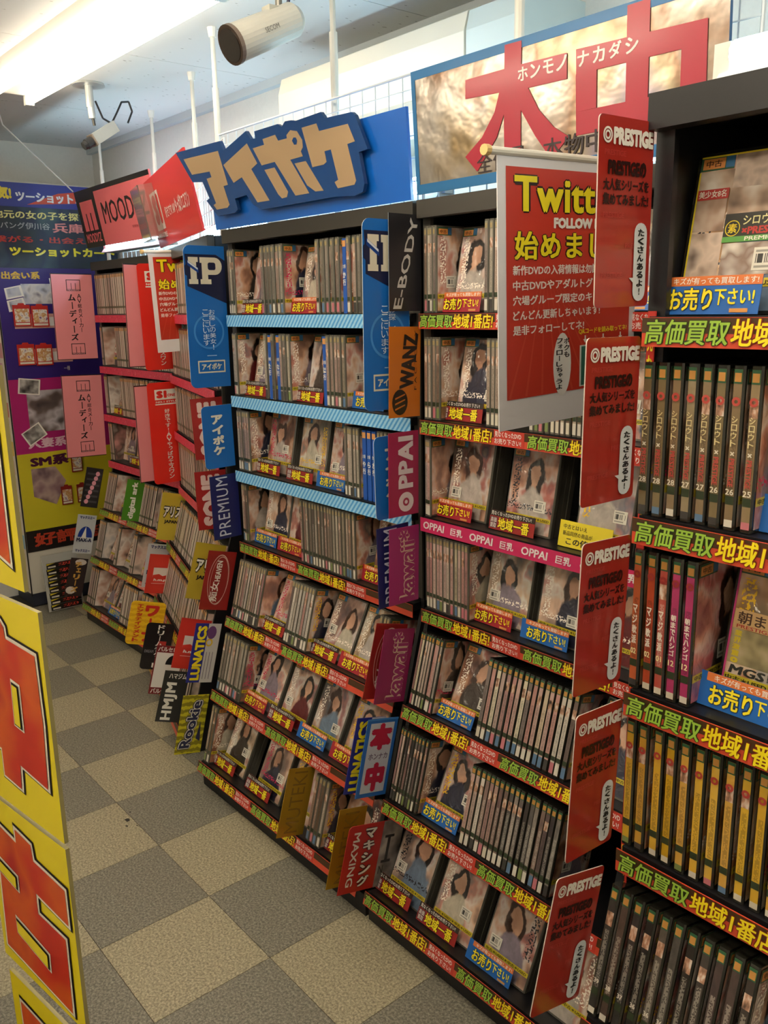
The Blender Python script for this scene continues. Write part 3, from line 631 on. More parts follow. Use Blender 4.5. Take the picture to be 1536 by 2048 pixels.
def near_cover(kind):
    q = MB(); n = .0003; yl, bk, wt, rd = P('#e2cc2a'), P('#2a2a24'), P('#efe9dc'), P('#b8322c')
    if kind == 0:
        for a in ((-.063, .004, -.061, .168), (-.063, .184, .064, .186)): rect(q, *a, n, yl)
        t4 = [photo_mat('snapshot_print%d' % k, t, 30, k * 3.1) for k, t in enumerate((['#6a5444', '#b59a84', '#d9cfc4'], ['#8c7666', '#cbb6a6', '#5a4a44'], ['#c9c0ba', '#8a7468', '#e3dcd2'], ['#5c4a40', '#a88a76', '#cdbcae']))]
        for k, a in enumerate(((-.061, .146, -.016, .168), (-.018, .146, .026, .184), (.027, .15, .064, .184), (-.061, .098, -.022, .135), (-.02, .116, .064, .146), (-.061, .045, -.02, .096), (-.018, .045, .064, .082))): rect(q, *a, n, t4[k % 4])
        rect(q, -.061, .135, -.021, .147, n + .0004, rd); put(q, '美少女8名', (-.059, .137, -.024, .1455), n + .0008, wt, .02)
        rect(q, -.02, .083, .064, .116, n + .0004, bk); ring(q, -.009, .099, .0082, .0092, n + .0008, yl, 22); put(q, '素', (-.0145, .0935, -.0035, .1045), n + .0008, yl, .02)
        put(q, 'シロウトTV', (.003, .102, .06, .113), n + .0008, P('#e6dfa0'), .02); put(q, '×PRESTIGE', (.003, .091, .06, .1), n + .0008, rd, .05); rect(q, -.02, .083, .064, .0895, n + .0008, P('#5a9a48')); put(q, 'PREMIUM', (.008, .084, .05, .0885), n + .0012, wt, .02)
    else:
        rect(q, -.063, .004, -.0605, .186, n, P('#c23a7c')); rect(q, -.06, .1, .064, .124, n, P('#d8b27c')); put(q, '朝までハシゴ', (-.055, .106, .06, .122), n + .0004, P('#4a2c1c'), .02); put(q, 'PRESTIGE', (-.055, .1005, -.01, .105), n + .0004, rd, .02)
        rect(q, -.06, .055, .064, .099, n, photo_mat('snapshot_print9', ['#3a3a2c', '#a89a70', '#cdbb98'], 30, 9)); vert(q, '業界激震。', (-.056, .055, -.046, .098), n + .0004, yl, .04); rect(q, -.06, .004, .064, .030, n, P('#d9cfd6')); put(q, 'MGS', (-.056, .042, -.01, .0535), n + .0004, bk, .04, shear=.2); put(q, '動画', (-.006, .043, .016, .053), n + .0004, bk, .03)
    return q
for b_ in ('ip', 'mid', 'right', 'mz', 's1'): fill(b_)
for o in list(col.objects):
    lb_ = o.get('label', '')
    for kind, s in ((0, 'face out, first case along first shelf of nearest unit'), (1, 'face out, sixth case along third shelf of nearest unit')):
        if lb_.endswith(s): obj('cover_print', near_cover(kind), o, basis((0, -.0145 / 2 - .0008, 0), (1, 0, 0), (0, 0, 1)))
tag(obj('dvd_case_rows', STUFF), 'remaining rows and back layers of clear DVD cases on the far shelves', 'DVD cases', kind='stuff')

# ---------------------------------------------------------------- hanging divider signs (stand out from the shelf fronts)
def sign(label, X, yb, zb, yt, zt, wd, bg, draw=None, name='divider_sign', rad=0, corners='abcd', ang=0, group='signs standing out from the shelf fronts', edge=None, cat='sign'):
    a = math.radians(ang); n = Vector((math.cos(a), math.sin(a), 0)); v = Vector((0, yt - yb, zt - zb)); h = v.length; v.normalize()
    v = (v - n * v.dot(n)).normalized(); u = v.cross(n)
    m4 = Matrix(((u.x, v.x, n.x, X), (u.y, v.y, n.y, yb), (u.z, v.z, n.z, zb), (0, 0, 0, 1)))
    p = MB(); bgm = bg if not isinstance(bg, str) else P(bg)
    p.prism(rrect(0, 0, wd, h, rad, corners) if rad else [(0, 0), (wd, 0), (wd, h), (0, h)], 0, .0016, bgm, P(edge) if edge else None)
    o = obj(name, p, None, m4); tag(o, label, cat, group)
    if draw:
        q = MB(); draw(q, wd, h); obj('printed_design', q, o)
    return o
N1, N2, N3, N4 = .0022, .0028, .0034, .0040
WHT, BLK, CRM = P('#f0ede6'), P('#15131a'), P('#d9d2bd')
def d_ip(q, w, h):
    flat(q, [(.004, h * .94), (w - .03, h * .94), (w, h * .9), (w, h * .60), (.008, h * .72), (.008, h * .79), (.002, h * .8), (.002, h * .86), (.006, h * .87)], N1, P('#131b3f'))
    nv, cr = P('#131b3f'), CRM
    x0 = .014; y0 = h * .735; y1 = h * .92
    for a, b in ((x0, x0 + .034), (x0 + .038, x0 + .078)):
        rect(q, a, y0, b - .004, y0 + .014, N2, cr)
    rect(q, x0, y1 - .014, x0 + .032, y1, N2, cr); rect(q, x0 + .006, y0, x0 + .026, y1, N2, cr)
    flat(q, [(x0 - .004, h * .865), (x0 + .032, h * .81), (x0 + .032, h * .845), (x0 - .004, h * .90)], N3, P('#10408f')); flat(q, [(x0 - .002, h * .882), (x0 + .03, h * .832), (x0 + .03, h * .845), (x0 - .002, h * .895)], N4, P('#d5dbe6'))
    rect(q, x0 + .044, y0, x0 + .064, y1, N2, cr); rect(q, x0 + .038, y1 - .016, x0 + .09, y1, N2, cr)
    flat(q, [(x0 + .06, y1), (x0 + .092, y1)] + circle(x0 + .088, (y1 + h * .8) / 2, .024, (y1 - h * .8) / 2, 10, 90, -90) + [(x0 + .06, h * .8)], N2, cr)
    flat(q, rrect(x0 + .064, h * .833, x0 + .09, h * .885, .006), N3, nv)
    ring(q, w * .52, h * .40, .046, .052, N1, P('#3f86cf'), 32)
    vert(q, 'お探しの美女!', (w * .53, h * .27, w * .68, h * .56), N3, P('#dbe6f2'), 0); vert(q, 'ここにいます', (w * .37, h * .30, w * .52, h * .56), N3, P('#dbe6f2'), 0)
    rect(q, w * .44, h * .226, w * .68, h * .232, N1, P('#9dbfe4'))
    for a, b, c, d in ((.2, .105, .88, .115), (.2, .185, .88, .195), (.2, .105, .23, .195), (.85, .105, .88, .195)): rect(q, w * a, h * b, w * c, h * d, N1, CRM)
    put(q, 'アイポケ', (w * .29, h * .127, w * .79, h * .175), N2, CRM, .05)
BLUE = '#1265b8'
sign('tall blue sign with cream IP emblem left of the blue-header unit', .382, .325, 1.308, .328, 1.727, .137, BLUE, d_ip, rad=.02, corners='ad', edge='#d8dde6')
sign('tall blue sign half hidden behind the black card, right end of blue-header unit', 1.248, .305, 1.308, .31, 1.73, .137, BLUE, d_ip, rad=.02, corners='ad', edge='#d8dde6')
def d_aip(q, w, h): vert(q, 'アイポケ', (w * .3, h * .2, w * .68, h * .86), N2, P('#e6e2d4'), .06)
sign('small rounded blue card with white katakana, third shelf, left end of blue-header unit', .382, .356, 1.052, .352, 1.249, .106, BLUE, d_aip, rad=.014, corners='ad', edge='#d8dde6')
sign('small rounded blue card behind the purple card with ring letter', 1.246, .335, 1.045, .331, 1.245, .106, BLUE, d_aip, rad=.014, corners='ad', edge='#d8dde6')
def d_prem(q, w, h): put(q, 'PREMIUM', (w * .2, h * .05, w * .62, h * .97), N2, P('#c9cfe0'), .0, 90, space=1.1)
sign('navy card with thin white lettering, fourth shelf, left end of blue-header unit', .382, .370, .820, .366, 1.028, .1, '#18205e', d_prem)
sign('navy card behind the upper magenta script card', 1.246, .338, .823, .335, 1.025, .1, '#18205e', d_prem)
def d_heav(q, w, h):
    ring(q, w * .5, h * .52, .036, .0375, N1, P('#d9b8ae'), 36, 2.2); ring(q, w * .53, h * .5, .031, .032, N1, P('#d9b8ae'), 36, 2.5)
    put(q, '痴女', (w * .26, h * .14, w * .55, h * .48), N2, P('#ece4dc'), .02, 90); put(q, 'HEAVEN', (w * .36, h * .49, w * .56, h * .84), N2, P('#ece4dc'), .04, 90)
sign('dark red card with white oval ring, fifth shelf, left end of blue-header unit', .382, .297, .606, .348, .793, .104, '#8f1d1a', d_heav)
sign('dark red card behind the lower magenta script card', 1.246, .279, .605, .330, .79, .104, '#8f1d1a', d_heav)
def d_luna(q, w, h):
    rect(q, w * .5, 0, w, h, N1, P('#c9c6c6')); put(q, 'LUNATICS', (w * .1, h * .04, w * .46, h * .96), N2, P('#f0dc1e'), .06, 90)
    ring(q, w * .62, h * .68, .008, .013, N2, P('#d9b51e'), 20); flat(q, circle(w * .66, h * .85, .017, .022, 14), N2, P('#6a3f7a'))
    for k in range(3): put(q, ['LABEL', 'SERIES', 'MONTHLY'][k], (w * (.56 + .12 * k), h * .06, w * (.62 + .12 * k), h * .5), N2, P('#3a3550'), .0, 90) if False else rect(q, w * (.58 + .12 * k), h * .06, w * (.6 + .12 * k), h * .52, N2, P('#5a5568'))
sign('blue and grey card with tall yellow lettering, sixth shelf, left end of blue-header unit', .382, .233, .372, .286, .562, .094, '#222a8c', d_luna)
sign('blue card with yellow lettering behind the blue-bordered kanji card', 1.246, .212, .372, .263, .56, .094, '#222a8c', d_luna)
def wavy(name, a, b):
    m, n, l, bs = new_mat(name); tc = n.new('ShaderNodeTexCoord'); wv = n.new('ShaderNodeTexWave'); wv.bands_direction = 'Y'; wv.inputs['Scale'].default_value = 14; wv.inputs['Distortion'].default_value = 3; wv.inputs['Detail Scale'].default_value = 4
    l.new(tc.outputs['Object'], wv.inputs['Vector']); l.new(ramp_(n, l, wv.outputs['Fac'], [(0, a), (.5, b)]), bs.inputs['Base Color']); bs.inputs['Roughness'].default_value = .4; return m
def d_rook(q, w, h):
    put(q, 'Rookie', (w * .1, h * .1, w * .52, h * .9), N1, P('#262a52'), .04, 90, .16, pad=.004); put(q, 'Rookie', (w * .1, h * .1, w * .52, h * .9), N2, P('#e9e6da'), .04, 90, .16, pad=.002); put(q, 'Rookie', (w * .1, h * .1, w * .52, h * .9), N3, P('#262a52'), .04, 90, .16)
    flat(q, [(w * .72, h * .25), (w * .82, h * .55), (w * .9, h * .2)], N1, P('#262a52'))
sign('yellow and black camouflage card with script lettering, bottom shelf of blue-header unit', .382, .173, .138, .222, .33, .095, wavy('camouflage_print', '#c9bf2a', '#8c8420'), d_rook)
# far shelf signs
def d_alice(q, w, h):
    put(q, 'アリス', (w * .14, h * .48, w * .88, h * .72), N1, BLK, .09, pad=.003); put(q, 'アリス', (w * .14, h * .48, w * .88, h * .72), N2, WHT, .05); put(q, 'JAPAN', (w * .22, h * .34, w * .8, h * .43), N2, BLK, .05)
def d_sone(q, w, h): put(q, 'SONE', (w * .18, h * .06, w * .8, h * .94), N1, P('#e7c9c4'), .07, 90)
def d_hmp(q, w, h):
    rect(q, w * .22, h * .42, w * .8, h * .66, N1, P('#e9ded6')); flat(q, [(w * .22, h * .42), (w * .8, h * .42), (w * .8, h * .48), (w * .6, h * .45), (w * .45, h * .5), (w * .22, h * .47)], N2, P('#d6392c'))
    put(q, 'h.m.p', (w * .26, h * .3, w * .76, h * .38), N1, P('#f0e6e0'), .05, shear=.2); rect(q, w * .2, h * .25, w * .82, h * .26, N1, P('#f0c9c2'))
def d_hmjm(q, w, h):
    put(q, 'HMJM', (w * .16, h * .04, w * .7, h * .78), N1, WHT, .05, 90, space=1.12); put(q, 'ハマジム', (w * .2, h * .85, w * .9, h * .96), N1, WHT, .03)
def d_barb(q, w, h):
    rect(q, w * .04, h * .14, w * .96, h * .86, N1, P('#e9e6e2')); put(q, 'バルセロナ', (w * .06, h * .88, w * .94, h * .98), N1, WHT, .03); put(q, 'バルセロナ', (w * .06, h * .02, w * .94, h * .12), N1, WHT, .03); flat(q, circle(w * .7, h * .62, w * .3, h * .2, 16, 0, 180), N2, BLK)
def d_dream(q, w, h): vert(q, 'ドリームチケット', (w * .42, h * .04, w * .66, h * .97), N2, WHT, .03); rect(q, w * .5, h * .5, w * .8, h * .62, N1, P('#b8322c')); put(q, 'DREAM', (w * .08, h * .36, w * .4, h * .42), N1, P('#8a8890'), .0)
def d_warp(q, w, h): vert(q, 'ワープ', (w * .42, h * .06, w * .82, h * .94), N2, P('#c62a20'), .08); vert(q, 'エンタテインメント', (w * .18, h * .06, w * .36, h * .94), N2, P('#c62a20'), .05)
GOLD = P('#c3ab35')
sign('gold card with white katakana, fifth shelf, right end of red-header unit', .2, .342, .588, .396, .779, .105, '#b39c2e', d_alice, ang=-16.8)
sign('dark red card with grey slab lettering, third shelf, right end of red-header unit', .2, .419, 1.053, .412, 1.256, .105, '#9e1f1c', d_sone, ang=-16.8)
sign('dark red card with grey slab lettering, fourth shelf, right end of red-header unit', .2, .412, .812, .409, 1.013, .105, '#9e1f1c', d_sone, ang=-16.8)
sign('bright red card with white square picture, sixth shelf, right end of red-header unit', .2, .271, .355, .323, .527, .105, '#cf3327', d_hmp, ang=-16.8)
sign('black card with bold white block lettering, bottom shelf, red-header unit', .2, .197, .180, .248, .357, .085, '#2a2a2c', d_hmjm, ang=-16.8)
sign('white card with dark red bands and black hair drawing beside black card', .03, .254, .205, .303, .382, .1, '#7c1c22', d_barb, ang=-16.8)
sign('rounded black card with white vertical katakana above the floor', -.15, .304, .228, .352, .406, .104, '#141316', d_dream, rad=.015, ang=-16.8)
sign('rounded yellow card with red katakana at the bottom shelf', -.4, .358, .240, .404, .416, .139, wavy('yellow_pattern_print', '#e8bd1f', '#dba818'), d_warp, rad=.016, ang=-16.8)
sign('bright red card with white square picture, left end of red-header unit', -.55, .524, .378, .566, .542, .118, '#d63a2e', d_hmp)
def d_maxa(q, w, h):
    put(q, 'マックスエー', (w * .12, h * .89, w * .9, h * .97), N1, P('#1d2a70'), .06); put(q, 'マックスエー', (w * .12, h * .03, w * .9, h * .11), N1, P('#1d2a70'), .06)
    flat(q, circle(w * .52, h * .42, w * .38, h * .28, 20, 0, 180), N1, P('#1f3d9c')); flat(q, [(w * .3, h * .36), (w * .52, h * .7), (w * .6, h * .36)], N2, WHT); put(q, 'MAX-A', (w * .1, h * .3, w * .9, h * .4), N3, P('#15204a'), .04)
sign('white card with blue arch emblem behind the red square-picture card', -.6, .535, .39, .585, .575, .11, '#c9cbd0', d_maxa)
sign('gold card with white katakana, fifth shelf, between pink and red units', -.55, .596, .60, .645, .796, .11, '#c6b13a', d_alice)
def d_ark(q, w, h): put(q, 'digital ark', (w * .3, h * .05, w * .72, h * .95), N1, WHT, .05, 90)
sign('green card with white slanted lettering in the pink-header unit', -.9, .596, .622, .645, .804, .085, '#4b8a24', d_ark)
def d_s1(q, w, h):
    rect(q, w * .2, h * .83, w * .84, h * .93, N1, WHT); put(q, 'S1', (w * .25, h * .845, w * .55, h * .918), N2, P('#d9251c'), .09); put(q, 'ONE', (w * .57, h * .855, w * .8, h * .885), N2, P('#d9251c'), .04)
    put(q, 'NO.1 STYLE', (w * .22, h * .80, w * .84, h * .818), N1, WHT, .03); rect(q, w * .2, h * .78, w * .84, h * .792, N1, WHT)
    vert(q, '好きです!AVやっぱりエスワン', (w * .45, h * .04, w * .6, h * .74), N1, WHT, .02)
sign('tall bright red sign with white S emblem, upper, behind poster', -.6, .636, 1.300, .630, 1.725, .155, '#e0281c', d_s1, rad=.015, corners='ad')
sign('tall bright red sign with white S emblem, lower, third and fourth shelf', -.6, .635, .822, .633, 1.249, .155, '#e0281c', d_s1, rad=.015, corners='ad')
def d_mz(q, w, h):
    for a in ((0, 0, w, .003), (0, h - .004, w, h), (0, 0, .003, h)): rect(q, *a, N1, BLK)
    for y in (.80, .06):
        x0, x1, y0, y1 = w * .36, w * .70, h * y, h * (y + .13)
        for a in ((x0, y0, x1, y0 + .008), (x0, y1 - .003, x1, y1), (x0, y0, x0 + .003, y1), (x1 - .003, y0, x1, y1)): rect(q, *a, N1, BLK)
        for k in (.35, .65): rect(q, x0 + (x1 - x0) * k - .0012, y0, x0 + (x1 - x0) * k + .0012, y1 - .016, N1, BLK)
        put(q, 'MOODYZ', (x0 + .004, y0 + .001, x1 - .004, y0 + .007), N2, P('#f0a0a8'), .03)
    vert(q, 'ムーディーズ', (w * .38, h * .22, w * .56, h * .77), N1, BLK, .04); vert(q, 'AV総合メーカー', (w * .60, h * .32, w * .70, h * .77), N1, BLK, .01)
PK = '#e08a90'
sign('pink sign with black vertical katakana, upper left, beside the kiosk', -1.455, .583, 1.316, .588, 1.721, .2, PK, d_mz)
sign('pink sign with black vertical katakana, lower left, beside the kiosk', -1.455, .580, .838, .590, 1.243, .2, PK, d_mz)
sign('pale pink sign partly behind the upper red sign', -.63, .578, 1.316, .586, 1.726, .2, PK, d_mz)
sign('pale pink sign partly behind the lower red sign', -.63, .585, .832, .588, 1.24, .2, PK, d_mz)
def d_love(q, w, h):
    for k in range(6): rect(q, w * .1, h * (.12 + .14 * k), w * .9, h * (.17 + .14 * k), N1, P('#4c4a4c'))
    for k in range(7): flat(q, circle(w * (.28 + .07 * k), h * (.14 + .12 * k), .011, .012, 10), N2, P('#e9a3b4'))
sign('black card with pink round lettering beside the kiosk', -1.455, .62, .590, .674, .784, .088, '#242226', d_love)
sign('white card with blue arch emblem beside the kiosk', -1.455, .556, .360, .606, .552, .098, '#c4c8ce', d_maxa)
def d_cherry(q, w, h): flat(q, circle(w * .3, h * .15, .026, .02, 10), N1, P('#d8cfc8')); flat(q, circle(w * .6, h * .9, .03, .016, 10), N1, P('#d8cfc8')); vert(q, 'チェリーズ', (w * .3, h * .1, w * .68, h * .92), N2, P('#d3a24c'), .06)
sign('dark brown card with gold katakana and white blossoms near the floor', -1.455, .493, .148, .549, .336, .09, '#2b2022', d_cherry)
# signs at the joint between the blue and silver units
def d_ebody(q, w, h):
    put(q, 'E-BODY', (w * .1, h * .04, w * .42, h * .96), N2, P('#b7b3b0'), .04, 90, .0)
sign('black card with slanted silver lettering at the top shelf joint', 1.262, .372, 1.530, .374, 1.742, .096, '#1a1a1f', None, edge='#8d9aa8')
q = MB(); w_, h_ = .096, .212
tmp = MB(); put(tmp, 'E-BODY', (0, 0, .026, .200), 0, P('#b7b3b0'), .02, 90, space=1.0)
q.v = [(x + .010 + y * .27, y + .005, .0024 + z) for x, y, z in tmp.v]; q.f = tmp.f; q.m = tmp.m; q.mats = tmp.mats
obj('printed_design', q, bpy.data.objects[[o.name for o in bpy.data.objects if o.get('label', '').startswith('black card with slanted silver')][0]])
def d_wanz(q, w, h):
    flat(q, circle(w * .34, h * .17, .024, .030, 20), N1, P('#241a16'))
    for k in range(3): flat(q, [(w * .18, h * (.08 + .06 * k)), (w * .5, h * (.13 + .06 * k)), (w * .5, h * (.145 + .06 * k)), (w * .18, h * (.1 + .06 * k))], N2, P('#b5621a'))
    put(q, 'WANZ', (w * .3, h * .32, w * .78, h * .92), N1, P('#241a16'), .05, 90, .12); put(q, 'FACTORY', (w * .8, h * .3, w * .88, h * .96), N1, P('#241a16'), .0, 90, space=1.5)
sign('orange card with black ball emblem and lettering, second shelf joint', 1.262, .366, 1.288, .371, 1.496, .096, '#c06a1c', d_wanz)
def d_opp(q, w, h): put(q, 'PPAI', (w * .3, h * .33, w * .82, h * .95), N1, P('#ddd0d6'), .05, 90, space=1.06); ring(q, w * .57, h * .165, .010, .024, N1, P('#ddd0d6'), 24); flat(q, circle(w * .57, h * .165, .005, .005, 10), N1, P('#ddd0d6'))
sign('plum red card with bold white lettering and ring letter, third shelf joint', 1.262, .361, 1.050, .363, 1.253, .094, '#a02550', d_opp)
def d_kaw(q, w, h): put(q, 'kawaii*', (w * .3, h * .04, w * .86, h * .96), N1, P('#d9c0a6'), .07, 90); put(q, 'kawaii*', (w * .3, h * .04, w * .86, h * .96), N2, P('#9c2a6a'), .025, 90)
sign('magenta card with outlined script lettering, fourth shelf joint, upper', 1.262, .357, .830, .361, 1.022, .095, '#a02a6c', d_kaw)
sign('magenta card with outlined script lettering, fifth shelf joint, lower', 1.262, .301, .590, .342, .775, .1, '#8f2257', d_kaw)
def d_hon(q, w, h):
    e = .011; rect(q, e, e, w - e, h - e, N1, P('#c4c8d6')); rect(q, 0, h - .004, w, h, N1, P('#3f86cf'))
    put(q, '本', (w * .16, h * .6, w * .86, h * .94), N2, P('#b3173f'), .09); put(q, 'ホンナカ', (w * .2, h * .48, w * .82, h * .56), N2, P('#5a3d66'), .02); put(q, '中', (w * .2, h * .07, w * .82, h * .44), N2, P('#b3173f'), .09)
sign('blue bordered card with two crimson kanji, sixth shelf joint', 1.262, .235, .358, .284, .555, .1, '#2a6cc0', d_hon)
def d_maxi(q, w, h):
    rect(q, w * .62, 0, w, h, N1, photo_mat('grey_photo_print', ['#3a3436', '#8c837e', '#c2b8ae'], 18, 2.0)); vert(q, 'マキシング', (w * .3, h * .06, w * .5, h * .95), N1, P('#3a1010'), .1, pad=.0015); vert(q, 'マキシング', (w * .3, h * .06, w * .5, h * .95), N2, P('#e6ddd2'), .05)
    put(q, 'MAXING', (w * .10, h * .10, w * .22, h * .90), N2, P('#e6ddd2'), .02, -90); rect(q, w * .74, h * .36, w * .79, h * .78, N2, BLK); rect(q, w * .68, h * .36, w * .85, h * .40, N2, BLK); rect(q, w * .68, h * .74, w * .85, h * .78, N2, BLK); put(q, 'N', (w * .66, h * .2, w * .74, h * .32), N2, BLK, .0)
sign('wide red card with white katakana and grey photograph, bottom shelf joint', 1.2795, .158, .132, .204, .302, .185, '#b4201c', d_maxi, rad=.012, corners='d')
def d_mut(q, w, h): put(q, 'MUTEKI', (w * .24, h * .05, w * .74, h * .95), N1, P('#8a6a14'), .0, 90)
sign('gold foil card with thin lettering standing at the middle of the bottom shelf', .97, .182, .125, .236, .315, .09, M('#b8942a', .35, .55, .2), d_mut)
sign('gold foil card behind the wide red katakana card', 1.246, .148, .135, .2, .335, .09, M('#b8942a', .35, .55, .2), d_mut)
# red signs on the nearest unit
def d_pres(q, w, h):
    ring(q, w * .14, h * .90, .0028, .0050, N2, WHT, 18); ring(q, w * .14, h * .90, .0062, .0085, N2, WHT, 22)
    put(q, 'PRESTIGE', (w * .24, h * .855, w * .97, h * .945), N2, WHT, .07)
    for k in range(5): put(q, 'PRESTIGE', (w * (.1 + .42 * (k % 2)), h * (.80 - .16 * k), w * (.48 + .42 * (k % 2)), h * (.83 - .16 * k)), N1, P('#b5403a'), .03)
    put(q, 'PRESTIGEの', (w * .16, h * .70, w * .86, h * .78), N2, P('#2a0d0c'), .06); put(q, '大人気シリーズを', (w * .08, h * .62, w * .92, h * .685), N2, P('#2a0d0c'), .05); put(q, '集めてみました!', (w * .08, h * .545, w * .92, h * .61), N2, P('#2a0d0c'), .05)
    flat(q, rrect(w * .68, h * .03, w * .92, h * .46, w * .11), N2, P('#d9e0e6')); flat(q, [(w * .72, h * .12), (w * .6, h * .16), (w * .74, h * .16)], N2, P('#d9e0e6')); vert(q, 'たくさんあるよ!', (w * .74, h * .06, w * .86, h * .43), N3, P('#14181c'), .05)
ps = [(-.093, 1.535, -.096, 1.741, .104), (-.106, 1.303, -.104, 1.502, .106), (-.108, 1.059, -.098, 1.257, .1), (-.111, .823, -.098, 1.03, .1), (-.175, .621, -.126, .808, .107)]
for k, (yb, zb, yt, zt, wd) in enumerate(ps):
    sign('red laminated sign with white title and speech bubble, %s' % ['top one on nearest unit', 'second from top on nearest unit', 'third from top on nearest unit', 'fourth from top on nearest unit', 'lowest one on nearest unit'][k], 2.17, yb, zb, yt, zt, wd, M('#a32a22', .3, 0, .8), d_pres, edge='#c9b9b2', rad=.006)
# red follow-us posters on rods
def d_tw(q, w, h):
    e = .018; b0 = .048
    rect(q, e, b0, w - e, h - e, N1, P('#c23321'))
    for k in range(9): flat(q, [(w * .3, h * .62), (w * (.06 + .11 * k), b0 + .002), (w * (.075 + .11 * k), b0 + .002)], N2 - .0003, P('#cc4a32'))
    def ol(s, box, c, o_, b1, b2): put(q, s, box, N2, P(o_), b1, pad=.0008, space=1.08); put(q, s, box, N3, P(c), b2, space=1.08)
    ol('Twitter', (w * .10, h * .80, w * .88, h * .93), '#f2e018', '#2a0f0c', .06, .035); put(q, 'FOLLOW ME', (w * .36, h * .745, w * .74, h * .785), N3, WHT, .07); ol('始めました', (w * .10, h * .63, w * .90, h * .735), '#f2e018', '#2a0f0c', .06, .03)
    L = ['新作DVDの入荷情報は勿論、', '中古DVDやアダルトグッズの入荷', '穴場グループ限定のキャンペーン', 'どんどん更新しちゃいます!', '是非フォローしてネ!']; Wd = [.62, .84, .84, .62, .5]
    for k, s in enumerate(L): put(q, s, (w * .09, h * (.575 - .055 * k), w * (.09 + Wd[k]), h * (.612 - .055 * k)), N2, P('#f2e9e2'), .03)
    flat(q, circle(w * .43, h * .225, w * .065, h * .125, 24), N2, P('#ecebe8')); vert(q, 'フォローしちゃうよ', (w * .385, h * .125, w * .43, h * .33), N3, BLK, .03); vert(q, 'ボクも', (w * .44, h * .25, w * .48, h * .33), N3, BLK, .03)
    put(q, 'QRコードを読み取ってネ!', (w * .55, h * .335, w * .93, h * .36), N2, P('#f0dc2c'), .03)
    for k in range(3): flat(q, [(w * (.6 + .14 * k), h * .30), (w * (.585 + .14 * k), h * .315), (w * (.595 + .14 * k), h * .315), (w * (.595 + .14 * k), h * .33), (w * (.605 + .14 * k), h * .33), (w * (.605 + .14 * k), h * .315), (w * (.615 + .14 * k), h * .315)], N2, WHT)
    rect(q, w * .56, h * .125, w * .92, h * .292, N2, P('#dfe3df')); rect(q, w * .57, h * .13, w * .91, h * .287, N3, P('#2d6b5a'))
def poster(label, X, yb, zb, yt, zt, wd):
    o = sign(label, X, yb, zb, yt, zt, wd, '#e8e6ea', d_tw, name='hanging_poster', group='red posters on rods', cat='poster'); h = math.hypot(yt - yb, zt - zb)
    q = MB(); q.cyl((-.02, h + .002, .001), (wd + .01, h + .002, .001), .006, .006, M('#e9e4d6', .4), 10); obj('rod', q, o)
    q = MB(); q.cyl((-.028, h + .002, .001), (-.018, h + .002, .001), .008, .008, M('#d9b878', .4), 10); obj('rod_cap', q, o)
    return o
poster('large red poster with yellow title hanging before the silver-header unit', 1.85, .100, 1.342, .0875, 1.761, .36)
poster('smaller-looking red poster with yellow title behind the blue emblem sign', -.4, .600, 1.38, .588, 1.756, .30)

# ---------------------------------------------------------------- header signs
def board(label, p0, p1, zb, zt, top_shift, bg, name='header_sign', thick=.008, edge=None):
    """board standing between two floor-plan points, leaning towards the aisle at the top"""
    d = Vector((p1[0] - p0[0], p1[1] - p0[1], 0)); W = d.length; d.normalize(); out = Vector((d.y, -d.x, 0))
    v = out * top_shift + Vector((0, 0, zt - zb)); H = v.length
    m4 = basis((p0[0], p0[1], zb), d, v); q = MB(); q.prism([(0, 0), (W, 0), (W, H), (0, H)], -thick, 0, bg if not isinstance(bg, str) else P(bg), P(edge) if edge else None)
    o = obj(name, q, None, m4); tag(o, label, 'sign', 'header signs on top of the units'); return o, W, H
o, W, H = board('blue header board with cream katakana logo', (.365, .453), (1.251, .453), 1.774, 1.968, .014, M('#0f5fc0', .3, 0, .5))
def lp(pts): return [(x - .365, z - 1.774) for x, z in pts]
BACK = [(.2156, 2.0117), (.4831, 2.007), (.4993, 1.9799), (.6252, 2.0119), (.6451, 1.9886), (.668, 1.9873), (.6669, 2.0048), (.78, 2.0051), (.7987, 1.996), (.8141, 2.0063), (.8432, 2.0043), (.8606, 2.0), (.9687, 2.0027), (.9828, 1.9867), (1.0876, 1.9831), (1.0987, 1.975), (1.1368, 1.8964), (1.1032, 1.894), (1.1154, 1.8232), (1.1071, 1.8061), (1.0752, 1.8003), (.9984, 1.8062), (.6642, 1.8063), (.6257, 1.8225), (.5934, 1.8513), (.5309, 1.848), (.539, 1.8176), (.522, 1.8103), (.4239, 1.8099), (.3682, 1.8582), (.3872, 1.8632), (.3577, 1.9117), (.2986, 1.9174)]
q = MB(); q.prism(lp(BACK), .012, .022, M('#0b3f7e', .25, 0, .6), P('#0a3060')); lb = obj('logo_backing', q, o)
q = MB(); tan = P('#a58a68')
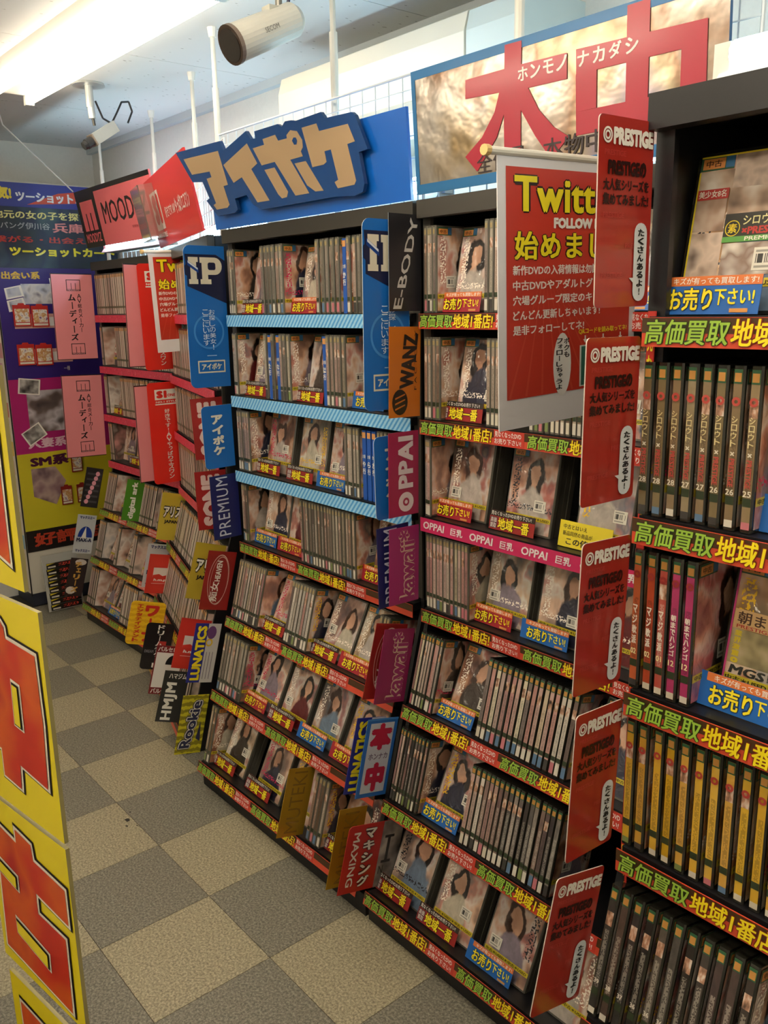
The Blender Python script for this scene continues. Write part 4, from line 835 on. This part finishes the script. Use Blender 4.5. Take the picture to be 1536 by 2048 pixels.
for pts in ([(.2614, 1.9872), (.4678, 1.9829), (.5015, 1.8882), (.4764, 1.8874), (.4977, 1.8346), (.485, 1.8278), (.4237, 1.828), (.4081, 1.8421), (.4235, 1.8461), (.3859, 1.9175), (.4153, 1.9186), (.408, 1.935), (.3015, 1.9386)],
            [(.6249, 1.9804), (.666, 1.9245), (.633, 1.9142), (.7075, 1.826), (.6477, 1.8268), (.5808, 1.8994), (.5344, 1.8897), (.49, 1.9425)],
            [(.7046, 1.9799), (.7654, 1.9817), (.7761, 1.9657), (.8176, 1.9655), (.8168, 1.9733), (.8355, 1.982), (.8635, 1.9758), (.883, 1.9522), (.8829, 1.9352), (.8728, 1.927), (.8793, 1.9147), (.8229, 1.9136), (.8926, 1.8254), (.8315, 1.8258), (.7513, 1.9177), (.6874, 1.9169), (.6523, 1.9643), (.7095, 1.9653)],
            [(.6985, 1.9041), (.747, 1.9043), (.7992, 1.8383), (.7916, 1.8262), (.7683, 1.8253), (.7527, 1.837)],
            [(.8408, 1.9024), (.89, 1.9019), (.9541, 1.8251), (.9198, 1.8268), (.8873, 1.8446)],
            [(.8857, 1.98), (.9483, 1.9802), (.9568, 1.9617), (1.0708, 1.9603), (1.0924, 1.9191), (1.063, 1.9173), (1.086, 1.8337), (1.0786, 1.8254), (1.013, 1.8241), (1.0021, 1.8395), (1.0171, 1.8433), (.9981, 1.9144), (.9714, 1.9137), (.9763, 1.889), (.9634, 1.8843), (.9166, 1.8841)]):
    q.prism(lp(pts), .022, .0228, tan)
flat(q, lp([(.8396, 1.9565), (.8467, 1.9631), (.8573, 1.9616), (.8623, 1.9533), (.858, 1.9451), (.8472, 1.9459)]), .0232, M('#0b3f7e', .25, 0, .6))
obj('logo_letter', q, lb)
# silver foil board
o, W, H = board('silver holographic header board with two huge crimson kanji', (1.268, .456), (2.006, .456), 1.783, 2.033, .016, HOLO, edge='#205a8c')
q = MB(); bl = P('#15649a')
for a in ((0, 0, W, .020), (0, H - .018, W, H), (0, 0, .012, H)): rect(q, *a, .0006, bl)
obj('border', q, o)
def hp(pts): return [(x - 1.268, z - 1.783) for x, z in pts]
q = MB(); cr = M('#a0142f', .35, 0, .2)
flat(q, hp([(1.5418, 2.0286), (1.5847, 2.0273), (1.5824, 1.9867), (1.6914, 1.984), (1.6908, 1.9407), (1.598, 1.9425), (1.624, 1.8992), (1.659, 1.864), (1.6935, 1.8424), (1.6633, 1.8171), (1.6454, 1.8158), (1.6125, 1.8562), (1.5788, 1.9067), (1.5746, 1.79), (1.5320, 1.79), (1.5348, 1.9063), (1.5139, 1.8668), (1.4568, 1.8092), (1.4243, 1.8421), (1.4733, 1.8727), (1.5102, 1.9142), (1.5241, 1.9476), (1.4307, 1.9521), (1.4328, 1.9873), (1.5391, 1.9871)]), .0014, cr)
for b in ([(1.712, 1.985), (1.97, 1.976), (1.97, 1.940), (1.712, 1.944)], [(1.711, 1.881), (1.970, 1.879), (1.970, 1.841), (1.711, 1.841)], [(1.711, 1.944), (1.757, 1.944), (1.756, 1.881), (1.711, 1.881)], [(1.924, 1.941), (1.970, 1.941), (1.970, 1.879), (1.923, 1.879)], [(1.820, 2.0296), (1.865, 2.0296), (1.860, 1.785), (1.8155, 1.785)]): flat(q, hp(b), .0014 + .0001 * R.random(), cr)
lt = P('#d3cbc6')
for k, s in enumerate('ホンモノ'): put(q, s, (.306 + .031 * k, .174, .331 + .031 * k, .199), .0022, lt, .03)
for k, s in enumerate('ナカダシ'): put(q, s, (.447 + .034 * k, .171, .473 + .034 * k, .197), .0022, lt, .03)
for k, s in enumerate('全作品'): put(q, s, (.19 + .045 * k, .022, .230 + .045 * k, .060), .0022, P('#2a1c20'), .0)
for k, s in enumerate('本物中'): put(q, s, (.365 + .05 * k, .024, .41 + .05 * k, .063), .0022, P('#2a1c20'), .01)
obj('lettering', q, o)
# pink board
o, W, H = board('pink and black header board held by a string', (-1.47, .789), (-.62, .765), 1.837, 2.09, .043, '#ee7078')
q = MB(); rect(q, 0, 0, .235, H, .0006, P('#1a1214')); rect(q, .235, H - .02, W, H, .0006, P('#1a1214')); pk = P('#ee6a74')
rect(q, .04, .075, .2, H - .05, .0012, pk)
for k in (.088, .142): rect(q, k, .075, k + .012, H - .105, .0018, P('#1a1214'))
put(q, 'MOODYZ', (.03, .022, .215, .064), .0012, pk, .03); put(q, 'MOODYZ', (.29, .09, .78, .185), .0012, P('#241416'), .01); put(q, 'www.moodyz.com', (.58, .045, .8, .07), .0012, P('#a84a52'), .0)
obj('lettering', q, o)
# red board
o, W, H = board('bright red header board with white lettering and clear box', (-.6, .741), (.2, .499), 1.786, 2.033, .048, '#dd2f28')
q = MB(); rect(q, .06, .06, .24, .2, .0006, P('#ecd8d2')); put(q, 'S1', (.08, .08, .22, .19), .0012, P('#d8281f'), .1); put(q, 'NO.1 STYLE', (.06, .03, .24, .05), .0012, P('#ecd8d2'), .03)
put(q, '好きです! AV', (.3, .09, .5, .13), .0012, P('#f3dcd6'), .03); put(q, 'やっぱりエスワン', (.51, .085, .76, .14), .0012, P('#f3dcd6'), .03); obj('lettering', q, o)
m4 = o.matrix_world.copy() if False else basis((-.6, .741, 1.786), (.8, -.242, 0), Vector((-.29, -.957, 0)).normalized() * .048 + Vector((0, 0, .247)))
q = MB(); ac = M('#e6e2dc', .08, 0, 0, None, 0, 1, .92)
for a, b in (((.0, .03, .003), (.004, .23, .06)), ((.19, .03, .003), (.194, .23, .06)), ((.0, .03, .056), (.194, .23, .06)), ((.0, .03, .003), (.194, .034, .06))): q.box(a, b, ac)
bx = obj('leaflet_box', q, None, m4); tag(bx, 'clear acrylic box fixed to the red header board', 'box')

# ---------------------------------------------------------------- wire grids, poles, string
def grid(label, p0, p1, zb, zt):
    d = Vector((p1[0] - p0[0], p1[1] - p0[1], 0)); W = d.length; m4 = basis((p0[0], p0[1], zb), d, (0, 0, 1)); H = zt - zb; wm = M('#cfd4d6', .4)
    f = MB(); f.tube([(0, 0, 0), (W, 0, 0), (W, H, 0), (0, H, 0), (0, 0, 0)], .0035, wm, 6); o = obj('wire_grid', f, None, m4)
    q = MB(); k = 1
    while k * .05 < W: q.cyl((k * .05, 0, 0), (k * .05, H, 0), .0016, .0016, wm, 4); k += 1
    k = 1
    while k * .05 < H - .01: q.cyl((0, k * .05, .003), (W, k * .05, .003), .0016, .0016, wm, 4); k += 1
    obj('wires', q, o); tag(o, label, 'wire grid', 'wire grids on top of the units')
grid('white wire grid behind the blue header board', (.30, .52), (1.22, .52), 1.775, 2.058); grid('white wire grid behind the silver header board', (1.24, .50), (2.03, .50), 1.775, 2.04)
grid('white wire grid behind the red header board', (-.5, .83), (.26, .56), 1.775, 2.06); grid('white wire grid behind the pink header board', (-1.5, .98), (-.6, .98), 1.775, 2.12)
for x, y, s in ((.165, .595, 'left of the blue logo'), (-.351, .795, 'behind the red header tip'), (-1.032, .956, 'behind the pink header middle'), (-1.63, .96, 'behind the pink header end by the wall corner'), (.85, .55, 'behind the blue header board'), (1.48, .55, 'behind the silver header board')):
    o = empty('tension_pole', T(x, y, 1.775)); tag(o, 'white tension pole to the ceiling %s' % s, 'pole', 'tension poles'); pm = M('#dcd8cc', .35); h = ZC - 1.775
    q = MB(); q.cyl((0, 0, 0), (0, 0, h * .72), .0105, .0105, pm, 10); obj('outer_tube', q, o)
    q = MB(); q.cyl((0, 0, h * .7), (0, 0, h - .02), .0075, .0075, pm, 10); obj('inner_tube', q, o)
    q = MB(); q.cyl((0, 0, h - .028), (0, 0, h), .012, .016, M('#e6e4dc', .5), 10); obj('end_cap', q, o)
q = MB(); q.cyl((-1.4, .43, 2.344), (-1.455, .737, 2.092), .003, .003, M('#d9dde0', .5), 6); q.cyl((-1.4, .43, 2.344), (-1.4, .42, ZC), .003, .003, M('#d9dde0', .5), 6); tag(obj('support_string', q), 'pale string from the ceiling to the pink header board', 'string')

# ---------------------------------------------------------------- air conditioner and cameras
o = empty('air_conditioner', T(.68, 1.11, 2.02)); tag(o, 'long white air conditioner high on the right wall', 'air conditioner')
acm = M('#e9e4d4', .4)
q = MB(); q.prism([(0, 0), (0, .29), (-.20, .29), (-.245, .27), (-.26, .22), (-.26, .05), (-.2, 0)], -.54, .34, acm, None, basis((0, 0, 0), (0, 1, 0), (0, 0, 1))); obj('front_cover', q, o)
q = MB(); q.prism([(0, .0), (0, .288), (-.20, .288), (-.243, .27), (-.256, .22), (-.256, .05), (-.2, .0)], .344, .53, M('#cfdcdb', .4), None, basis((0, 0, 0), (0, 1, 0), (0, 0, 1))); obj('end_cover', q, o)
q = MB(); q.box((-.5, -.262, .06), (.3, -.258, .085), M('#b9b4a6', .5)); obj('air_outlet', q, o)
# bullet-type housing
o = empty('security_camera', T(1.0, .27, ZC)); tag(o, 'large white tubular security camera hanging from the ceiling', 'camera', 'security cameras')
cm = M('#d2cfc4', .4, .0)
a, b = Vector((0, -.11, -.298)), Vector((0, .05, -.222)); d = (b - a).normalized()
q = MB(); q.cyl(a, b, .040, .037, cm, 28, M('#2a211c', .3), cm); q.cyl(b, b + d * .014, .037, .028, cm, 28); hs_ = obj('housing', q, o)
q = MB(); q.cyl(a - d * .006, a + d * .004, .0415, .0415, M('#7a6a5e', .4), 28, M('#3a2f28', .25), None); q.cyl(a - d * .0075, a - d * .006, .034, .034, M('#1c1613', .15, 0, .8), 24); obj('lens_hood', q, hs_)
side = Vector((1, 0, 0)); up_ = side.cross(d).normalized(); mid_ = (a + b) / 2 + side * .0392
q = MB(); put(q, 'SECOM', (-.02, -.005, .02, .005), .0, M('#6a675f', .5), .0); obj('maker_lettering', q, hs_, basis(mid_, d, up_ if up_.z > 0 else -up_))
q = MB(); q.box((-.016, -.02, -.235), (.016, .05, -.205), M('#c4c2b6', .4)); obj('bracket', q, o)
q = MB(); q.cyl((0, .015, -.21), (0, .015, 0), .008, .008, M('#8d8b84', .35, .5), 10); q.cyl((0, .015, -.012), (0, .015, 0), .035, .035, M('#c4c2b6', .4), 18); obj('mount_pole', q, o)
q = MB(); q.tube([(0, .035, -.21), (.01, .045, -.15), (.005, .05, -.08), (0, .03, 0)], .004, M('#1b2450', .4), 6); obj('cable', q, o)
# box camera
o = empty('security_camera', T(-.73, .554, ZC)); tag(o, 'small silver box security camera on a round ceiling mount', 'camera', 'security cameras')
sv = M('#b9bbb8', .3, .4)
q = MB(); q.cyl((0, 0, -.008), (0, 0, 0), .062, .06, sv, 24); obj('ceiling_plate', q, o)
q = MB(); q.cyl((0, 0, -.085), (0, 0, -.008), .015, .015, sv, 14); q.cyl((0, .004, -.125), (0, .002, -.08), .0135, .0135, sv, 14); q.cyl((0, .01, -.15), (0, .006, -.12), .006, .006, M('#55534e', .3, .6), 10); obj('mount_pole', q, o)
bo = MB(); bo.box((-.028, -.062, -.026), (.028, .075, .026), M('#a9aaa6', .35, .2)); bo.box((-.03, -.066, -.028), (.03, -.058, .028), M('#8f7f70', .35, .4))
bd_ = obj('camera_body', bo, o, T(0, .04, -.178) @ RX(33) @ Matrix.Scale(.82, 4))
q = MB(); q.cyl((0, -.066, 0), (0, -.1, 0), .024, .024, M('#262628', .4), 18); q.cyl((0, -.1, 0), (0, -.118, 0), .021, .019, M('#1c1c1e', .35), 18, None, M('#0b0b10', .1, 0, .8)); obj('lens', q, bd_)
q = MB(); q.tube([(.004, .02, -.06), (.004, .045, -.12), (.002, .08, -.135), (0, .105, -.095), (0, .13, -.05), (0, .16, -.045), (0, .172, -.08), (0, .15, -.125)], .004, M('#16181c', .4), 6); obj('cable', q, o)

# ---------------------------------------------------------------- kiosk at the back
KX = -1.83
o = empty('display_kiosk', T(-1.96, .77, 0)); tag(o, 'tall display kiosk covered with colour posters against the back wall', 'kiosk')
km = T(1.96, -.77, 0)
q = MB(); q.box((-2.085, .45, .07), (KX, 1.09, 2.17), M('#d9d4c8', .5)); obj('body', q, o, km)
q = MB(); q.box((-2.085, .455, 0), (KX - .004, 1.09, .07), M('#2c3140', .5)); obj('plinth', q, o, km)
q = MB(); q.box((KX - .002, .447, .06), (KX + .004, .453, 1.78), M('#1a1a1c', .5)); obj('corner_edge', q, o, km)
def kposter(name, z0, z1, bg, draw=None, n=.003, y0=.455, y1=1.085):
    m4 = km @ basis((KX, y0, z0), (0, 1, 0), (0, 0, 1)); q = MB(); q.box((0, 0, 0), (y1 - y0, z1 - z0, n), bg if not isinstance(bg, str) else P(bg)); p = obj(name, q, o, m4)
    if draw:
        q = MB(); draw(q, y1 - y0, z1 - z0); obj('printed_design', q, p)
def k_ban(q, w, h):
    n = .0068; rect(q, 0, h * .72, w, h, n, P('#26338c')); flat(q, [(w * .3, h * .75), (w * .55, h * .9), (w * .9, h * .97), (w * .75, h * .8)], n + .0004, P('#c2452e'))
    put(q, '人気!', (-.01 + w * .02, h * .80, w * .19, h * .95), n + .001, P('#e6d23a'), .06); put(q, 'ツーショットコーナー', (w * .22, h * .78, w * .98, h * .90), n + .001, P('#dfe3ea'), .05)
    put(q, '地元の女の子を探す!', (w * .03, h * .58, w * .8, h * .68), n + .001, P('#ddd98c'), .03); put(q, 'ジパング伊川谷', (w * .02, h * .46, w * .46, h * .54), n + .001, P('#a8b0b6'), .01); put(q, '兵庫限', (w * .48, h * .43, w * .86, h * .55), n + .001, P('#d98a8a'), .03)
    put(q, '繋がる・出会える', (w * .02, h * .30, w * .84, h * .38), n + .001, P('#b5352c'), .03); put(q, 'ツーショットカード', (w * .13, h * .14, w * .98, h * .25), n + .001, P('#e8e332'), .06)
kposter('banner', 1.76, 2.165, photo_mat('dark_teal_print', ['#16202c', '#25353f', '#1b2a4a', '#3a5560'], 5, 3), k_ban, .006, .45, 1.09)
def k_blue(q, w, h):
    n = .0035; put(q, '出会い系', (w * .04, h * .9, w * .34, h * .97), n, P('#e0b83a'), .05)
    ph = photo_mat('pale_photo_print', ['#54525e', '#b9bcca', '#d8d6d6', '#7c7684'], 14, 5)
    flat(q, [(w * .2, h * .68), (w * .52, h * .68), (w * .5, h * .86), (w * .18, h * .86)], n, ph)
    for a, b in ((.06, .75), (.07, .64), (.42, .84)): flat(q, [(w * a, h * (b - .03)), (w * (a + .14), h * b), (w * (a + .12), h * (b + .1)), (w * (a - .01), h * (b + .07))], n + .0005, WHT); flat(q, [(w * (a + .015), h * (b - .012)), (w * (a + .12), h * (b + .01)), (w * (a + .105), h * (b + .085)), (w * (a + .005), h * (b + .062))], n + .001, ph)
    for y in (.46, .14):
        rect(q, w * .10, h * y, w * .54, h * (y + .13), n, P('#d9a89e')); rect(q, w * .38, h * (y + .02), w * .52, h * (y + .1), n + .0005, WHT)
        put(q, '一種', (w * .46, h * (y - .08), w * .51, h * (y - .04)), n, WHT, .0)
kposter('blue_poster', 1.21, 1.76, '#33207a', k_blue)
def k_mag(q, w, h):
    n = .0035; rect(q, w * .13, h * .28, w * .56, h * .84, n, photo_mat('dim_photo_print', ['#3a3236', '#6a5c58', '#c2bcc4', '#57504e'], 9, 8))
    for a, b, t in ((.08, .82, -8), (.45, .72, 12), (.08, .18, 30), (.5, .26, -8)):
        c = [(-.055, -.04), (.055, -.04), (.055, .04), (-.055, .04)]; ca, sa = math.cos(math.radians(t)), math.sin(math.radians(t))
        flat(q, [(w * a + .05 + x * ca - y * sa, h * b + .03 + x * sa + y * ca) for x, y in c], n + .0005, WHT); flat(q, [(w * a + .05 + .86 * (x * ca - y * sa), h * b + .03 + .86 * (x * sa + y * ca)) for x, y in c], n + .001, photo_mat('grey_snapshot_print%d' % t, ['#33302f', '#8a8784', '#cfcdca'], 22, t))
    put(q, '人妻系', (w * .10, h * .06, w * .42, h * .20), n, P('#e6c2d2'), .05)
kposter('magenta_poster', .825, 1.21, '#b02070', k_mag)
def k_yel(q, w, h):
    n = .0035; put(q, 'SM系', (w * .10, h * .82, w * .42, h * .96), n, P('#4a1238'), .06)
    flat(q, [(w * .1, h * .44), (w * .28, h * .3), (w * .38, h * .6), (w * .3, h * .8), (w * .1, h * .8)], n, photo_mat('mauve_print', ['#8a6a74', '#b39a94', '#6f5660'], 12, 4))
kposter('yellow_poster', .415, .825, '#cfc32c', k_yel)
def k_blk(q, w, h): put(q, '好評発売中', (w * .06, h * .2, w * .98, h * .86), .0035, P('#c2432a'), .05)
kposter('black_poster', .30, .415, '#1b1616', k_blk)
q = MB(); q.box((-2.08, .446, .08), (KX, .4495, 1.76), P('#e3d6c8')); sp_ = obj('side_poster', q, o, km)
q = MB()
for k in range(16):
    z = .12 + k * .1; x = -2.07 + (k * 37 % 5) * .012; q.face([(x, .4455, z), (x + .19, .4455, z), (x + .19, .4455, z + .075), (x, .4455, z + .075)], P(['#d98f94', '#e6c24a', '#7fb3d4', '#c94f3f', '#efe4d4', '#d9a0b0'][k % 6]))
obj('side_print', q, o, km)
# ticket packs hanging on the kiosk
def pack(label, y, z, w, h, top, group='ticket packs hanging on the kiosk'):
    m4 = basis((KX + .006, y, z), (0, 1, 0), (0, 0, 1)); q = MB(); q.prism([(0, 0), (w, 0), (w, h), (w * .7, h), (w * .65, h * 1.08), (w * .35, h * 1.08), (w * .3, h), (0, h)], 0, .006, P(top)); p = obj('ticket_pack', q, None, m4); tag(p, label, 'ticket pack', group)
    q = MB(); rect(q, w * .08, h * .2, w * .92, h * .82, .0068, photo_mat('pack_print%.3f%.3f' % (y, z), ['#e8d8a8', '#c98a4a', '#f0ece0', '#8a5a8c'], 50, y * 40 + z)); rect(q, w * .08, h * .06, w * .92, h * .16, .0068, P('#e9e2d2')); obj('printed_design', q, p)
for y, z, s in ((.515, 1.475, 'upper row left, near blue poster edge'), (.605, 1.47, 'upper row, second from left'), (.515, 1.28, 'lower row left, above magenta poster'), (.605, 1.275, 'lower row, second from left')): pack('red and white ticket pack, %s' % s, y, z, .085, .105, '#c22a20')
for y, z, s in ((.66, .53, 'left one on the yellow poster'), (.745, .53, 'right one on the yellow poster'), (.73, .70, 'upper one beside the pink sign')): pack('dark red ticket pack, %s' % s, y, z, .058, .10, '#8c2018')
# rack of price cards by the kiosk foot
o = empty('price_card_rack', T(-1.64, .56, 0)); tag(o, 'clear rack of black price cards leaning at the kiosk foot', 'rack')
rm_ = T(-1.64, .475, .01) @ basis((0, 0, 0), (0, 1, 0), (-.12, 0, 1)); rm_ = T(1.64, -.56, 0) @ rm_
q = MB(); q.box((0, 0, -.02), (.185, .30, -.014), M('#b9b9b4', .2, 0, .5)); obj('backing', q, o, rm_)
for k in range(8):
    q = MB(); q.box((.012 + .003 * (k % 2), .006 + .032 * k, -.012 + .002 * k), (.175, .034 + .032 * k, -.008 + .002 * k), P('#16140f')); c = obj('price_card', q, o, rm_)
    q = MB(); n = -.0072 + .002 * k; z = .006 + .032 * k
    flat(q, [(.015, z + .018), (.06, z + .027), (.015, z + .027)], n, P('#d9c32c')); put(q, '220', (.075, z + .005, .165, z + .025), n, P('#d94a3c'), .1); put(q, '220', (.075, z + .005, .165, z + .025), n + .0004, P('#1a0f0c'), .02); rect(q, .02, z + .004, .06, z + .012, n, P('#d6cfc4')); obj('lettering', q, c)

# ---------------------------------------------------------------- near left: yellow signs on the opposite shelf
UU = Vector((.989, .150, 0)).normalized(); OO = (2.056, -.704, 0)
m_y = basis(OO, UU, (0, 0, 1)); YEL = P('#e6d224')
def yellow(label, s0, s1, z0, z1, glyph, holes):
    p = MB(); zc = z0; m4 = m_y @ T(s1, zc, 0); p.prism([(s0 - s1, 0), (0, 0), (0, z1 - z0), (s0 - s1, z1 - z0)], -.004, 0, YEL, P('#8f8558')); o = obj('hanging_sign', p, None, m4); tag(o, label, 'sign', 'yellow signs with red characters')
    sh = lambda pts: [(a - s1, b - zc) for a, b in pts]
    q = MB()
    if glyph:
        flat(q, offset_poly(sh(glyph), .0052), .0006, P('#1c1410')); flat(q, offset_poly(sh(glyph), .0032), .0012, P('#ece4d4')); flat(q, sh(glyph), .0018, REDP)
    for h in holes:
        flat(q, sh(h), .0024, P('#ece4d4')); flat(q, offset_poly(sh(h), -.0022), .0030, P('#1c1410')); flat(q, offset_poly(sh(h), -.0042), .0036, YEL)
    obj('character', q, o)
REDP = photo_mat('red_orange_print', ['#b82a1c', '#c23420', '#cf5a22', '#b02a24'], 12, 6)
yellow('yellow sign with red character, highest of the near left column', -.17, -.022, 1.303, 1.50, [(-.15, 1.48), (-.036, 1.47), (-.039, 1.326), (-.06, 1.332), (-.15, 1.34)], [])
yellow('yellow sign with red character and slot, second in near left column', -.17, -.002, 1.062, 1.2885, [(-.1348, 1.267), (-.0763, 1.2645), (-.0699, 1.2597), (-.069, 1.2487), (-.0145, 1.2455), (-.0131, 1.1796), (-.0183, 1.1125), (-.0706, 1.1189), (-.0737, 1.0919), (-.1079, 1.0949), (-.1072, 1.1244), (-.1543, 1.1252)], [[(-.0674, 1.2099), (-.0493, 1.2081), (-.0511, 1.1588), (-.0706, 1.1609)]])
yellow('yellow sign with red character of three slots, third in near left column', -.172, -.002, .852, 1.056, [(-.1384, 1.0246), (-.1035, 1.0197), (-.1034, 1.0355), (-.0712, 1.0313), (-.0693, 1.0142), (-.0097, 1.0093), (-.0101, .9703), (-.072, .9766), (-.0728, .9525), (-.0195, .95), (-.0222, .8632), (-.1578, .872), (-.1518, .963), (-.1574, .9715)], [[(-.1265, .9253), (-.0556, .9148), (-.0572, .8909), (-.1269, .9027)], [(-.1483, .9866), (-.1069, .9805), (-.1084, .959), (-.1535, .9664)]])
yellow('yellow sign with red character, lowest of the near left column', -.168, -.002, .63, .832, [(-.145, .805), (-.03, .80), (-.03, .66), (-.145, .66)], [])
# the opposite shelf carrying them
o = empty('shelving_unit', T(1.6, -.95, 0)); tag(o, 'low black shelf at the lower left corner behind the yellow signs', 'shelf')
q = MB(); q.box((-.5, -.19, 0), (.28, .19, .06), BASE); obj('kick_plate', q, o)
for x in (-.5, .268):
    q = MB(); q.box((x, -.19, .06), (x + .012, .19, .80), SHELF); obj('side_panel', q, o)
for z in (.06, .30, .54, .785):
    q = MB(); q.box((-.488, -.185, z), (.268, .185, z + .015), SHELF); obj('shelf_board', q, o)
q = MB(); q.box((-.488, -.19, .06), (.268, -.178, .8), SHELF); obj('back_panel', q, o)
q = MB(); q.cyl((.262, .19, .5), (.262, .19, 1.5), .006, .006, M('#55534e', .4, .5), 8); obj('sign_pole', q, o)

bpy.data.objects.remove(_to); bpy.data.curves.remove(_tc); bpy.data.scenes.remove(_ts)
